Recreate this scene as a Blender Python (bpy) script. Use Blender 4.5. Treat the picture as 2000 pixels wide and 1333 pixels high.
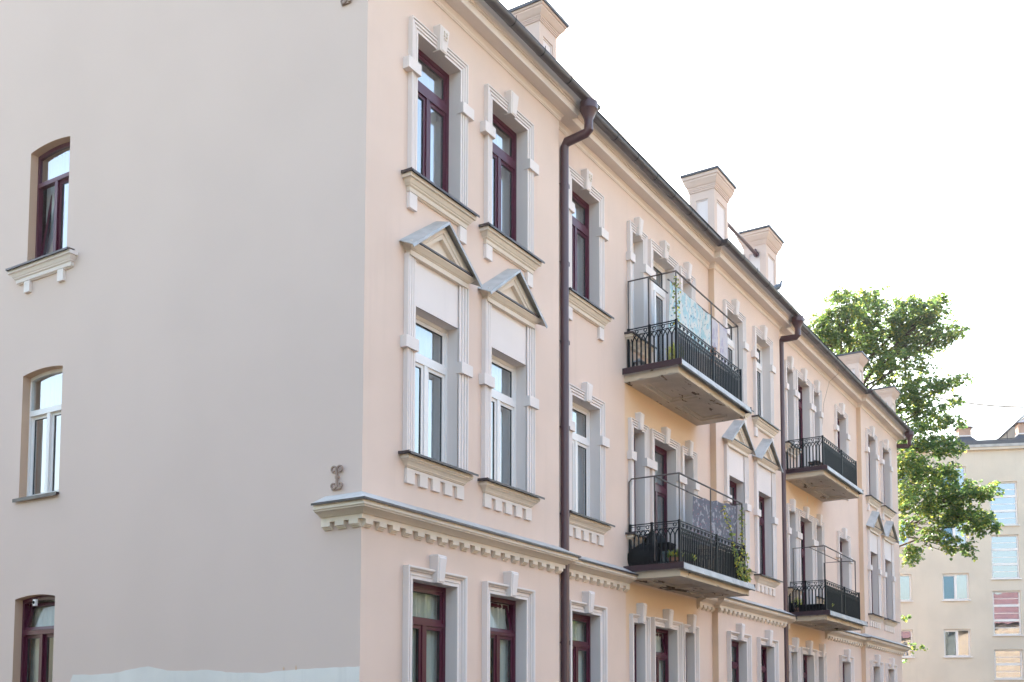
import bpy, bmesh, math, random
from mathutils import Vector, Matrix

random.seed(7)
for _o in list(bpy.data.objects):
    bpy.data.objects.remove(_o)
SC = bpy.context.scene
COL = SC.collection
PI = math.pi

# ------------------------------------------------------------------ camera
CAM_P = Vector((-10.69164, -8.96800, 1.6))
YAW, PITCH, ROLL = 0.559170752, 0.0734984211, 0.00210609308
fwd = Vector((math.cos(PITCH) * math.cos(YAW), math.cos(PITCH) * math.sin(YAW), math.sin(PITCH)))
rgt = Vector((math.sin(YAW), -math.cos(YAW), 0))
upv = rgt.cross(fwd)
r2 = math.cos(ROLL) * rgt + math.sin(ROLL) * upv
u2 = -math.sin(ROLL) * rgt + math.cos(ROLL) * upv
cd = bpy.data.cameras.new('camera')
cam = bpy.data.objects.new('camera', cd)
COL.objects.link(cam)
M = Matrix.Identity(4)
for i in range(3):
    M[i][0], M[i][1], M[i][2], M[i][3] = r2[i], u2[i], -fwd[i], CAM_P[i]
cam.matrix_world = M
cd.sensor_width = 36
cd.lens = 36 * 2133.075 / 2000
cd.shift_y = (1260.37 - 666.5) / 2000
cd.clip_end = 3000
SC.camera = cam


def at(u, v, depth):
    """world point seen at photo pixel (u, v), depth metres along the view axis"""
    d = r2 * ((u - 1000) / 2133.075) - u2 * ((v - 1260.37) / 2133.075) + fwd
    return CAM_P + d * depth


# ------------------------------------------------------------------ light
SUN_EL, SUN_AZ = math.radians(42), math.radians(52)     # azimuth from +x towards +y
w = bpy.data.worlds.new("World")
SC.world = w
w.use_nodes = True
wn = w.node_tree
bg = wn.nodes['Background']
sky = wn.nodes.new('ShaderNodeTexSky')
sky.sky_type = 'NISHITA'
sky.sun_disc = False
sky.sun_elevation = SUN_EL
sky.sun_rotation = PI / 2 - SUN_AZ
sky.air_density = 1.6
sky.dust_density = 4.0
sky.ozone_density = 1.2
wn.links.new(sky.outputs[0], bg.inputs[0])
bg.inputs[1].default_value = 0.15
sl = bpy.data.lights.new('sun', 'SUN')
sl.energy = 4.6
sl.angle = math.radians(0.53)
sl.color = (1.0, 0.93, 0.84)
so = bpy.data.objects.new('sun', sl)
COL.objects.link(so)
sd = Vector((math.cos(SUN_EL) * math.cos(SUN_AZ), math.cos(SUN_EL) * math.sin(SUN_AZ), math.sin(SUN_EL)))
so.rotation_euler = sd.to_track_quat('Z', 'Y').to_euler()
so.location = (30, 30, 60)
vs = SC.view_settings
vs.view_transform = 'Standard'
vs.look = 'None'
vs.exposure = 2.2
vs.gamma = 1
vs.use_curve_mapping = False
SC.cycles.use_denoising = True
SC.cycles.max_bounces = 10
SC.cycles.transparent_max_bounces = 16
SC.cycles.caustics_reflective = False
SC.cycles.caustics_refractive = False


# ------------------------------------------------------------------ materials
class NT:
    def __init__(s, name):
        s.m = bpy.data.materials.new(name)
        s.m.use_nodes = True
        s.t = s.m.node_tree
        s.b = s.t.nodes['Principled BSDF']
        s.out = s.t.nodes['Material Output']

    def n(s, ty, **k):
        nd = s.t.nodes.new(ty)
        for a, v in k.items():
            setattr(nd, a, v)
        return nd

    def l(s, a, b):
        s.t.links.new(a, b)

    def coord(s, scale=(1, 1, 1), world=True):
        mp = s.n('ShaderNodeMapping')
        mp.inputs['Scale'].default_value = scale
        if world:
            g = s.n('ShaderNodeNewGeometry')
            s.l(g.outputs['Position'], mp.inputs[0])
        else:
            g = s.n('ShaderNodeTexCoord')
            s.l(g.outputs['Object'], mp.inputs[0])
        return mp.outputs[0]

    def noise(s, scale, detail=4, rough=0.55, vec=None, sc=(1, 1, 1)):
        nz = s.n('ShaderNodeTexNoise')
        nz.inputs['Scale'].default_value = scale
        nz.inputs['Detail'].default_value = detail
        nz.inputs['Roughness'].default_value = rough
        s.l(vec if vec is not None else s.coord(sc), nz.inputs['Vector'])
        return nz.outputs['Fac']

    def ramp(s, fac, p0, p1, c0=0.0, c1=1.0):
        r = s.n('ShaderNodeMapRange')
        r.interpolation_type = 'SMOOTHSTEP'
        s.l(fac, r.inputs['Value'])
        r.inputs['From Min'].default_value = p0
        r.inputs['From Max'].default_value = p1
        r.inputs['To Min'].default_value = c0
        r.inputs['To Max'].default_value = c1
        return r.outputs[0]

    def mix(s, fac, a, b):
        mx = s.n('ShaderNodeMix', data_type='RGBA')
        if isinstance(fac, (int, float)):
            mx.inputs[0].default_value = fac
        else:
            s.l(fac, mx.inputs[0])
        for i, v in ((6, a), (7, b)):
            if isinstance(v, tuple):
                mx.inputs[i].default_value = (*v, 1)
            else:
                s.l(v, mx.inputs[i])
        return mx.outputs[2]

    def math(s, op, a, b=0.0):
        nd = s.n('ShaderNodeMath', operation=op)
        for i, v in ((0, a), (1, b)):
            if isinstance(v, (int, float)):
                nd.inputs[i].default_value = v
            else:
                s.l(v, nd.inputs[i])
        return nd.outputs[0]

    def bump(s, h, strength=0.2, dist=0.01):
        bp = s.n('ShaderNodeBump')
        bp.inputs['Strength'].default_value = strength
        bp.inputs['Distance'].default_value = dist
        s.l(h, bp.inputs['Height'])
        s.l(bp.outputs[0], s.b.inputs['Normal'])

    def base(s, c):
        if isinstance(c, tuple):
            s.b.inputs['Base Color'].default_value = (*c, 1)
        else:
            s.l(c, s.b.inputs['Base Color'])

    def rough(s, v):
        if isinstance(v, (int, float)):
            s.b.inputs['Roughness'].default_value = v
        else:
            s.l(v, s.b.inputs['Roughness'])


def dk(c, k):
    return tuple(x * k for x in c)


def plaster(name, c, var=0.08, grain=0.25, streak=0.07, patches=()):
    t = NT(name)
    big = t.ramp(t.noise(0.55, 5), 0.35, 0.7)
    col = t.mix(big, c, dk(c, 1 - var))
    st = t.ramp(t.noise(1.0, 4, 0.6, sc=(5, 5, 0.35)), 0.52, 0.75)
    col = t.mix(t.math('MULTIPLY', st, streak * 4), col, dk(c, 0.82))
    fine = t.noise(60, 3, 0.7)
    col = t.mix(t.math('MULTIPLY', t.ramp(fine, 0.45, 0.75), 0.12), col, dk(c, 0.9))
    if patches:
        g = t.n('ShaderNodeNewGeometry')
        sep = t.n('ShaderNodeSeparateXYZ')
        t.l(g.outputs['Position'], sep.inputs[0])
        wob = t.math('MULTIPLY', t.math('SUBTRACT', t.noise(1.3, 4), 0.5), 0.5)
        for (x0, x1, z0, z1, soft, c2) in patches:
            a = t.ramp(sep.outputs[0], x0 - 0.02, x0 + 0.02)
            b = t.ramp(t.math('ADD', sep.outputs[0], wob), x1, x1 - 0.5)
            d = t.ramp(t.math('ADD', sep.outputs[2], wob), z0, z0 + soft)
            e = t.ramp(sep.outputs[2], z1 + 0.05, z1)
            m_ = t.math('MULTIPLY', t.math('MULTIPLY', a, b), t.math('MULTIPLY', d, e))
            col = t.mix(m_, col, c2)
            # flaked spots in the old paint
            fl = t.math('MULTIPLY', m_, t.ramp(t.noise(2.1, 5, 0.65, sc=(1.6, 1, 0.8)), 0.66, 0.69))
            col = t.mix(fl, col, (0.62, 0.55, 0.47))
    t.base(col)
    t.rough(0.9)
    hb = t.math('ADD', t.math('MULTIPLY', t.noise(120, 2), 0.5), t.noise(9, 4))
    t.bump(hb, grain, 0.006)
    return t.m


PEACH = (0.72, 0.558, 0.470)
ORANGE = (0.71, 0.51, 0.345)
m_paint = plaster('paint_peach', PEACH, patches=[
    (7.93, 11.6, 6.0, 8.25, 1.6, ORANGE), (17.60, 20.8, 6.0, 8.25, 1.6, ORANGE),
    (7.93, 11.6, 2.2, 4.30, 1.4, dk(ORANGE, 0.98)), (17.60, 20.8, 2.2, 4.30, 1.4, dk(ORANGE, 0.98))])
m_return = plaster('paint_orange', (0.70, 0.51, 0.37))
m_side = plaster('paint_side', (0.635, 0.500, 0.440), var=0.035, streak=0.012)
m_sreveal = plaster('paint_side_reveal', (0.62, 0.42, 0.30))
m_white = plaster('trim_white', (0.78, 0.70, 0.67), var=0.08, grain=0.15, streak=0.09)
m_cream = plaster('trim_cream', (0.76, 0.66, 0.56), var=0.12, grain=0.15, streak=0.15)
m_corn = plaster('cornice_white', (0.79, 0.70, 0.65), var=0.10, grain=0.12, streak=0.08)
m_pier = plaster('chimney_paint', (0.68, 0.53, 0.45))
m_farwall = plaster('far_plaster', (0.69, 0.605, 0.50), var=0.10, streak=0.06)
m_patch = plaster('whitewash', (0.74, 0.70, 0.655), var=0.14, streak=0.12)


def metal(name, c, rough=0.45, metallic=0.0, var=0.15, bump=0.08, spec=0.5):
    t = NT(name)
    f = t.ramp(t.noise(3.0, 5), 0.35, 0.7)
    col = t.mix(f, c, dk(c, 1 - var))
    t.base(col)
    t.b.inputs['Metallic'].default_value = metallic
    t.b.inputs['Specular IOR Level'].default_value = spec
    if var > 0.06:
        t.rough(t.ramp(t.noise(7, 4), 0.3, 0.75, rough * 0.8, min(1, rough * 1.25)))
    else:
        t.rough(rough)
    if bump:
        t.bump(t.noise(5, 3), bump, 0.01)
    return t.m


m_zinc = metal('zinc', (0.50, 0.475, 0.45), 0.6, 0.0, 0.25)
m_zincb = metal('zinc_edging', (0.42, 0.41, 0.40), 0.55, 0.0, 0.25)
m_zincd = metal('zinc_weathered', (0.42, 0.43, 0.45), 0.55, 0.3, 0.3)
m_sheet = metal('dark_sheet', (0.055, 0.042, 0.045), 0.4)
m_gutter = metal('gutter_paint', (0.070, 0.060, 0.068), 0.38, 0, 0.06, 0)
m_pipe = metal('pipe_paint', (0.085, 0.042, 0.052), 0.34, 0, 0.05, 0)
m_skirt = metal('skirt_paint', (0.05, 0.022, 0.030), 0.45)
m_iron = metal('iron_black', (0.008, 0.009, 0.012), 0.5, 0, 0.05, 0, 0.25)
m_rod = metal('iron_rod', (0.10, 0.08, 0.075), 0.6)
m_rust = metal('rusty_iron', (0.34, 0.24, 0.19), 0.8, 0, 0.35)
m_purple = metal('frame_purple', (0.075, 0.009, 0.028), 0.30, 0, 0.05, 0, 0.35)
m_wframe = metal('frame_white', (0.80, 0.77, 0.76), 0.35, 0, 0.04, 0)
m_gasket = metal('gasket', (0.02, 0.02, 0.022), 0.6)
m_roof = metal('roof_sheet', (0.10, 0.10, 0.11), 0.5)
m_capm = metal('cap_sheet', (0.075, 0.075, 0.09), 0.4)
m_bark = plaster('bark', (0.10, 0.075, 0.055), 0.4, 0.6)
m_black = metal('black_plastic', (0.008, 0.008, 0.009), 0.7, 0, 0.05, 0, 0.25)
m_crate = metal('crate_plastic', (0.10, 0.14, 0.15), 0.5)
m_pot = metal('pot_clay', (0.33, 0.16, 0.10), 0.8)
m_wood = metal('stool_wood', (0.10, 0.08, 0.07), 0.7)
m_cable = metal('cable_rubber', (0.03, 0.03, 0.035), 0.6)


def glass(name, tint=(0.86, 0.92, 0.93), ior=2.4, wave=0.02, refl=(0.95, 0.97, 1.0)):
    t = NT(name)
    tr = t.n('ShaderNodeBsdfTransparent')
    tr.inputs[0].default_value = (*tint, 1)
    gl = t.n('ShaderNodeBsdfGlossy')
    gl.inputs['Roughness'].default_value = 0.0
    gl.inputs['Color'].default_value = (*refl, 1)
    fr = t.n('ShaderNodeFresnel')
    fr.inputs['IOR'].default_value = ior
    bp = t.n('ShaderNodeBump')
    bp.inputs['Strength'].default_value = wave
    bp.inputs['Distance'].default_value = 0.05
    t.l(t.noise(1.7, 2), bp.inputs['Height'])
    t.l(bp.outputs[0], gl.inputs['Normal'])
    mx = t.n('ShaderNodeMixShader')
    gb = t.n('ShaderNodeNewGeometry')
    t.l(t.math('MULTIPLY', fr.outputs[0], t.math('SUBTRACT', 1.0, gb.outputs['Backfacing'])), mx.inputs[0])
    t.l(tr.outputs[0], mx.inputs[1])
    t.l(gl.outputs[0], mx.inputs[2])
    t.l(mx.outputs[0], t.out.inputs[0])
    return t.m


m_glass = glass('window_glass', (0.92, 0.95, 0.96), 4.4)
m_glassg = glass('clear_glass', (0.94, 0.96, 0.95), 1.5)
m_fglass_sky = glass('sky_tinted_glass', (0.45, 0.55, 0.65), 3.0, 0.03, (0.35, 0.52, 0.75))  # blue of the sky mirrored in tilted casements, put into the tint
m_fglass = glass('far_window_glass', (0.55, 0.65, 0.75), 3.6, 0.03, (0.80, 0.86, 1.0))


def cloth(name, c1, c2=None, scale=6, lo=0.5, hi=0.6, c3=None, transl=0.35):
    t = NT(name)
    col = c1
    if c2:
        col = t.mix(t.ramp(t.noise(scale, 3, 0.6, sc=(1, 1, 0.55)), lo, hi), c1, c2)
    if c3:
        col = t.mix(t.ramp(t.noise(scale * 1.7, 2, 0.5), 0.64, 0.67), col, c3)
    t.base(col)
    t.rough(0.9)
    tl = t.n('ShaderNodeBsdfTranslucent')
    if isinstance(col, tuple):
        tl.inputs[0].default_value = (*col, 1)
    else:
        t.l(col, tl.inputs[0])
    mx = t.n('ShaderNodeMixShader')
    mx.inputs[0].default_value = transl
    t.l(t.b.outputs[0], mx.inputs[1])
    t.l(tl.outputs[0], mx.inputs[2])
    t.l(mx.outputs[0], t.out.inputs[0])
    t.bump(t.noise(250, 1), 0.1, 0.002)
    return t.m


m_curt = cloth('sheer_curtain', (0.70, 0.71, 0.67), (0.62, 0.64, 0.60), 1.5, 0.4, 0.7, transl=0.3)
m_curtd = cloth('grey_curtain', (0.66, 0.68, 0.70), (0.56, 0.58, 0.60), 1.5, 0.4, 0.7, transl=0.2)
m_sheet_blue = cloth('printed_sheet', (0.52, 0.72, 0.77), (0.82, 0.83, 0.81), 9, 0.42, 0.54, (0.16, 0.28, 0.40))
m_towel = cloth('pale_towel', (0.80, 0.78, 0.82), (0.66, 0.62, 0.72), 7, 0.55, 0.6, transl=0.5)
m_orange_cloth = cloth('orange_cloth', (0.55, 0.20, 0.09))
m_sheet_dark = cloth('dark_printed_sheet', (0.20, 0.205, 0.25), (0.46, 0.46, 0.50), 14, 0.54, 0.60, (0.45, 0.22, 0.27), 0.25)


def concrete(name):
    t = NT(name)
    c = (0.58, 0.515, 0.45)
    col = t.mix(t.ramp(t.noise(1.4, 5), 0.35, 0.7), c, dk(c, 0.78))
    pe = t.ramp(t.noise(1.25, 5, 0.6, sc=(0.8, 2.6, 1)), 0.615, 0.635)
    col = t.mix(pe, col, (0.10, 0.075, 0.055))
    pe2 = t.ramp(t.noise(2.6, 4, 0.6, sc=(0.5, 2.0, 1)), 0.63, 0.65)
    col = t.mix(pe2, col, (0.20, 0.15, 0.11))
    t.base(col)
    t.rough(0.95)
    t.bump(t.math('SUBTRACT', t.noise(25, 4), t.math('MULTIPLY', pe, 0.8)), 0.5, 0.02)
    return t.m


m_conc = concrete('slab_concrete')


def slabedge():
    t = NT('slab_edge')
    c = (0.66, 0.55, 0.42)
    col = t.mix(t.ramp(t.noise(1.4, 5), 0.35, 0.7), c, dk(c, 0.85))
    pe = t.ramp(t.noise(5, 5, 0.7), 0.64, 0.66)
    t.base(t.mix(pe, col, (0.22, 0.15, 0.10)))
    t.rough(0.95)
    t.bump(t.noise(25, 4), 0.4, 0.02)
    return t.m


m_slabedge = slabedge()


def leafmat(name, a, b, c):
    t = NT(name)
    g = t.n('ShaderNodeNewGeometry')
    r = t.n('ShaderNodeValToRGB')
    e = r.color_ramp.elements
    e[0].color = (*a, 1)
    e[0].position = 0
    e[1].color = (*b, 1)
    e[1].position = 0.72
    k = e.new(0.97)
    k.color = (*c, 1)
    t.l(g.outputs['Random Per Island'], r.inputs[0])
    t.l(r.outputs[0], t.b.inputs['Base Color'])
    t.rough(0.42)
    t.b.inputs['Specular IOR Level'].default_value = 0.5
    tl = t.n('ShaderNodeBsdfTranslucent')
    hs = t.n('ShaderNodeHueSaturation')
    hs.inputs['Hue'].default_value = 0.465
    hs.inputs['Saturation'].default_value = 1.1
    hs.inputs['Value'].default_value = 5.0
    t.l(r.outputs[0], hs.inputs['Color'])
    t.l(hs.outputs[0], tl.inputs[0])
    mx = t.n('ShaderNodeMixShader')
    mx.inputs[0].default_value = 0.45
    t.l(t.b.outputs[0], mx.inputs[1])
    t.l(tl.outputs[0], mx.inputs[2])
    t.l(mx.outputs[0], t.out.inputs[0])
    return t.m


m_leaf = leafmat('linden_leaf', (0.030, 0.066, 0.026), (0.060, 0.112, 0.035), (0.15, 0.17, 0.04))
m_vine = leafmat('vine_leaf', (0.06, 0.10, 0.035), (0.12, 0.15, 0.05), (0.40, 0.38, 0.06))
m_pale = leafmat('pale_plant', (0.16, 0.20, 0.07), (0.24, 0.27, 0.10), (0.34, 0.33, 0.14))


def simple(name, c, rough=0.9, nscale=2.0, var=0.2):
    t = NT(name)
    t.base(t.mix(t.ramp(t.noise(nscale, 5), 0.35, 0.7), c, dk(c, 1 - var)))
    t.rough(rough)
    t.bump(t.noise(nscale * 12, 4), 0.3, 0.01)
    return t.m


m_ground = simple('street_paving', (0.09, 0.083, 0.073), 0.9, 0.4, 0.25)
m_asphalt = simple('asphalt', (0.06, 0.06, 0.062), 0.85, 0.6)


def oppwall():
    t = NT('ochre_brick')
    br = t.n('ShaderNodeTexBrick')
    br.inputs['Scale'].default_value = 1.0
    br.inputs['Color1'].default_value = (0.55, 0.43, 0.29, 1)
    br.inputs['Color2'].default_value = (0.46, 0.35, 0.22, 1)
    br.inputs['Mortar'].default_value = (0.40, 0.32, 0.24, 1)
    br.inputs['Brick Width'].default_value = 0.9
    br.inputs['Row Height'].default_value = 0.22
    br.inputs['Mortar Size'].default_value = 0.02
    sw = t.n('ShaderNodeMapping')
    sw.inputs['Rotation'].default_value = (PI / 2, 0, 0)
    g = t.n('ShaderNodeNewGeometry')
    t.l(g.outputs['Position'], sw.inputs[0])
    t.l(sw.outputs[0], br.inputs['Vector'])
    t.base(br.outputs['Color'])
    t.rough(0.9)
    return t.m


m_opp = oppwall()
m_redroof = simple('red_tile', (0.19, 0.10, 0.09), 0.8, 1.5)


# ------------------------------------------------------------------ mesh helpers
class MB:
    def __init__(s):
        s.v, s.f, s.mi = [], [], []

    def add(s, vs_, fs, m=0):
        o = len(s.v)
        s.v += [tuple(p) for p in vs_]
        for f in fs:
            s.f.append([o + i for i in f])
            s.mi.append(m)
        return s

    def box(s, x0, x1, y0, y1, z0, z1, m=0):
        x0, x1 = min(x0, x1), max(x0, x1)
        y0, y1 = min(y0, y1), max(y0, y1)
        z0, z1 = min(z0, z1), max(z0, z1)
        v = [(x, y, z) for z in (z0, z1) for y in (y0, y1) for x in (x0, x1)]
        return s.add(v, [(0, 2, 3, 1), (4, 5, 7, 6), (0, 1, 5, 4), (2, 6, 7, 3), (0, 4, 6, 2), (1, 3, 7, 5)], m)

    def prism(s, poly, fn, a, b, m=0):
        """poly: 2-d polygon; fn(p, q, t) -> xyz; extruded from t=a to t=b"""
        n = len(poly)
        v = [fn(p, q, a) for p, q in poly] + [fn(p, q, b) for p, q in poly]
        f = [(i, (i + 1) % n, n + (i + 1) % n, n + i) for i in range(n)]
        f += [tuple(range(n - 1, -1, -1)), tuple(range(n, 2 * n))]
        return s.add(v, f, m)

    def rows(s, rows, m=0, closed=False):
        """skin a list of equal-length vertex rows"""
        n = len(rows[0])
        v = [p for r in rows for p in r]
        f = []
        for i in range(len(rows) - 1):
            for j in range(n if closed else n - 1):
                k = (j + 1) % n
                f.append((i * n + j, i * n + k, (i + 1) * n + k, (i + 1) * n + j))
        return s.add(v, f, m)

    def tube(s, pts, r, n=6, m=0, cap=True, sq=False):
        pts = [Vector(p) for p in pts]
        rs = r if isinstance(r, (list, tuple)) else [r] * len(pts)
        rows = []
        ref = None
        for i, p in enumerate(pts):
            a = pts[max(0, i - 1)]
            b = pts[min(len(pts) - 1, i + 1)]
            t = (b - a)
            t = t.normalized() if t.length > 1e-9 else Vector((0, 0, 1))
            if ref is None:
                ref = Vector((0, 0, 1)) if abs(t.z) < 0.9 else Vector((1, 0, 0))
            e1 = (ref - t * ref.dot(t))
            if e1.length < 1e-4:
                e1 = t.orthogonal()
            e1.normalize()
            ref = e1
            e2 = t.cross(e1)
            rr = rs[i]
            if 0 < i < len(pts) - 1:
                ca = (p - a).normalized().dot((b - p).normalized())
                rr = rr / max(0.72, math.sqrt(max(0.05, (1 + ca) / 2)))
            off = PI / 4 if n == 4 else 0
            rows.append([p + rr * (math.cos(off + 2 * PI * k / n) * e1 + math.sin(off + 2 * PI * k / n) * e2) for k in range(n)])
        s.rows(rows, m, True)
        if cap:
            s.add(rows[0], [tuple(range(n - 1, -1, -1))], m)
            s.add(rows[-1], [tuple(range(n))], m)
        return s

    def mesh(s, name, mats, recalc=True, smooth=False):
        me = bpy.data.meshes.new(name)
        me.from_pydata(s.v, [], s.f)
        for m_ in (mats if isinstance(mats, (list, tuple)) else [mats]):
            me.materials.append(m_)
        if any(s.mi):
            me.polygons.foreach_set('material_index', s.mi)
        if recalc:
            bm = bmesh.new()
            bm.from_mesh(me)
            bmesh.ops.recalc_face_normals(bm, faces=bm.faces)
            bm.to_mesh(me)
            bm.free()
        if smooth:
            me.polygons.foreach_set('use_smooth', [True] * len(me.polygons))
            try:
                me.set_sharp_from_angle(angle=math.radians(40))
            except Exception:
                pass
        me.update()
        return me


def link(name, me, parent=None, loc=(0, 0, 0), rotz=0.0):
    o = bpy.data.objects.new(name, me)
    COL.objects.link(o)
    o.location = loc
    o.rotation_euler = (0, 0, rotz)
    if parent is not None:
        o.parent = parent
    return o


def obj(name, mb, mats, parent=None, loc=(0, 0, 0), smooth=False, recalc=True):
    return link(name, mb.mesh(name, mats, recalc, smooth), parent, loc)


def tag(o, label, cat, group=None, kind=None):
    if label:
        o['label'] = label
    if cat:
        o['category'] = cat
    if group:
        o['group'] = group
    if kind:
        o['kind'] = kind
    return o


def thing(name, label, cat, loc=(0, 0, 0), group=None):
    o = bpy.data.objects.new(name, None)
    COL.objects.link(o)
    o.location = loc
    o.empty_display_size = 0.2
    return tag(o, label, cat, group)


def band(mb, prof, hw, m=0, back=0.0):
    """moulding (p, z) returned round both ends of a straight run, |x| < hw at p = 0"""
    rows = []
    for p, z in prof:
        rows.append([(-(hw + p), back, z), (-(hw + p), -p, z), (hw + p, -p, z), (hw + p, back, z)])
    mb.rows(rows, m)
    return mb


def sweep(mb, prof, w2, zt, zb, m=0):
    """architrave: profile (u outwards, p proud) up one jamb, over the head and down the other"""
    rows = []
    for u, p in prof:
        rows.append([(-w2 - u, -p, zb), (-w2 - u, -p, zt + u), (w2 + u, -p, zt + u), (w2 + u, -p, zb)])
    mb.rows(rows, m)
    return mb


def offset_path(path, p):
    """offset an axis-aligned plan polyline to its outer (right-hand) side by p"""
    out = []
    n = len(path)
    for i in range(n):
        ns = []
        for a, b in ((i - 1, i), (i, i + 1)):
            if 0 <= a and b < n:
                d = Vector((path[b][0] - path[a][0], path[b][1] - path[a][1])).normalized()
                ns.append(Vector((d.y, -d.x)))
        if len(ns) == 1:
            q = ns[0] * p
        elif abs(ns[0].dot(ns[1])) > 0.99:
            q = ns[0] * p
        else:
            q = (ns[0] + ns[1]) * p
        out.append((path[i][0] + q.x, path[i][1] + q.y))
    return out


def run(mb, path, prof, m=0, caps=True):
    rows = []
    for p, z in prof:
        rows.append([(x, y, z) for x, y in offset_path(path, p)])
    mb.rows(rows, m)
    if caps:
        for k in (0, -1):
            mb.add([r[k] for r in rows], [tuple(range(len(rows)))], m)
    return mb


def wall_grid(mb, fn, a0, a1, z0, z1, holes, m=0):
    """flat wall with rectangular holes; fn(a, z) -> xyz"""
    A = sorted(set([a0, a1] + [h[0] for h in holes] + [h[1] for h in holes]))
    Z = sorted(set([z0, z1] + [h[2] for h in holes] + [h[3] for h in holes]))
    for i in range(len(A) - 1):
        for j in range(len(Z) - 1):
            ca, cz = (A[i] + A[i + 1]) / 2, (Z[j] + Z[j + 1]) / 2
            if any(h[0] < ca < h[1] and h[2] < cz < h[3] for h in holes):
                continue
            mb.add([fn(A[i], Z[j]), fn(A[i + 1], Z[j]), fn(A[i + 1], Z[j + 1]), fn(A[i], Z[j + 1])], [(0, 1, 2, 3)], m)


# ------------------------------------------------------------------ ground
mb = MB()
mb.add([(-400, -400, 0), (600, -400, 0), (600, 600, 0), (-400, 600, 0)], [(0, 1, 2, 3)])
obj('ground', mb, m_ground)['kind'] = 'structure'
mb = MB()
mb.box(-80, 120, -17.5, -10.5, -0.2, 0.004)
obj('road', mb, m_asphalt)['kind'] = 'structure'

# ------------------------------------------------------------------ the pink house
HOUSE = thing('apartment_house', 'three storey peach plaster house with white window surrounds and balconies', 'building', (0, 0, 0))
R = 0.14
SECT = [('A', 0.0, 5.13, 0.0), ('B', 5.13, 12.30, R), ('C', 12.30, 16.90, 0.0), ('D', 16.90, 25.13, R), ('E', 25.13, 30.25, 0.0)]
ZTOP = 12.45
GF0, GF1 = 1.20, 3.58
F20, F21 = 5.27, 7.385
F30, F31 = 9.18, 11.31
WIN = []     # (x centre, width, recess, floor, kind)
for xc in (1.57, 3.485):
    WIN += [(xc, 1.055, 0, 1, 'gf'), (xc, 1.055, 0, 2, 'ped'), (xc, 1.055, 0, 3, 'top')]
for xc in (13.50, 15.49):
    WIN += [(xc, 1.03, 0, 1, 'gf'), (xc, 1.03, 0, 2, 'ped'), (xc, 1.03, 0, 3, 'top')]
for xc in (26.36, 28.36):
    WIN += [(xc, 1.02, 0, 1, 'gf'), (xc, 1.02, 0, 2, 'ped'), (xc, 1.02, 0, 3, 'top')]
WIN += [(6.285, 1.05, R, 1, 'gf'), (6.285, 1.05, R, 2, 'mid'), (6.285, 1.05, R, 3, 'top')]
WIN += [(23.18, 1.02, R, 1, 'gf'), (23.18, 1.02, R, 2, 'mid'), (23.18, 1.02, R, 3, 'top')]
for xc, wd in ((8.475, 0.50), (10.955, 0.50), (18.07, 0.55), (20.53, 0.55)):
    WIN += [(xc, wd, R, 1, 'gf'), (xc, wd, R, 2, 'mid'), (xc, wd, R, 3, 'top')]
for xc in (9.73, 19.29):
    WIN += [(xc, 1.08, R, 1, 'gf'), (xc, 1.08, R, 2, 'door'), (xc, 1.08, R, 3, 'door')]
ZB = {1: GF0, 2: F20, 3: F30}
ZT = {1: GF1, 2: F21, 3: F31}
DOOR0 = {2: 4.62, 3: 8.46}

mb = MB()
for nm, x0, x1, y in SECT:
    hs = []
    for xc, wd, yy, fl, kd in WIN:
        if x0 < xc < x1:
            hs.append((xc - wd / 2, xc + wd / 2, DOOR0[fl] if kd == 'door' else ZB[fl], ZT[fl]))
    wall_grid(mb, lambda a, z, y=y: (a, y, z), x0, x1, 0, ZTOP, hs)
for x, m_ in ((5.13, 0), (12.30, 1), (16.90, 0), (25.13, 1)):
    mb.add([(x, 0, 0), (x, R, 0), (x, R, ZTOP), (x, 0, ZTOP)], [(0, 1, 2, 3)], m_)
mb.add([(30.25, 0, 0), (30.25, 14, 0), (30.25, 14, ZTOP), (30.25, 0, ZTOP)], [(0, 1, 2, 3)])
mb.add([(0, 14, 0), (30.25, 14, 0), (30.25, 14, ZTOP), (0, 14, ZTOP)], [(0, 1, 2, 3)])
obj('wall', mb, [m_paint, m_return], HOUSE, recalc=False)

# side wall with three segment-headed windows
SW = (6.225, 7.265)
SYC = (SW[0] + SW[1]) / 2
RISE = 0.05
SWIN = [(1.20, 3.675), (5.27, 7.385), (9.165, 11.205)]
mb = MB()
wall_grid(mb, lambda a, z: (0, a, z), 0, 14, 0, 12.45, [(SW[0], SW[1], a, b) for a, b in SWIN])


mb.add([(0, 0, 12.45), (0, 14, 12.45), (0, 14, 12.6), (0, 7, 14.75), (0, 0, 12.6)], [(0, 1, 2, 3, 4)])


def arch_z(y, zt):
    hw = (SW[1] - SW[0]) / 2
    rad = (hw * hw + RISE * RISE) / (2 * RISE)
    d = y - SYC
    return zt - rad + math.sqrt(rad * rad - d * d)


NA = 14
for a, zt in SWIN:
    for i in range(NA):
        y0 = SW[0] + (SW[1] - SW[0]) * i / NA
        y1 = SW[0] + (SW[1] - SW[0]) * (i + 1) / NA
        mb.add([(0, y0, arch_z(y0, zt)), (0, y1, arch_z(y1, zt)), (0, y1, zt), (0, y0, zt)], [(0, 1, 2, 3)])
obj('side_wall', mb, m_side, HOUSE, recalc=False)
mb = MB()
pts = []
edge = [(0.0, 2.343), (0.5, 2.342), (1.1, 2.335), (1.7, 2.30), (2.3, 2.318), (2.75, 2.375), (3.1, 2.362), (3.6, 2.385), (4.0, 2.452), (4.35, 2.42), (4.7, 2.372), (5.2, 2.36), (5.72, 2.365), (5.79, 2.24)]
fine = []
for (y0, z0), (y1, z1) in zip(edge, edge[1:]):
    for k in range(5):
        t = k / 5
        fine.append((y0 + (y1 - y0) * t, z0 + (z1 - z0) * t + random.uniform(-0.006, 0.006)))
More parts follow.
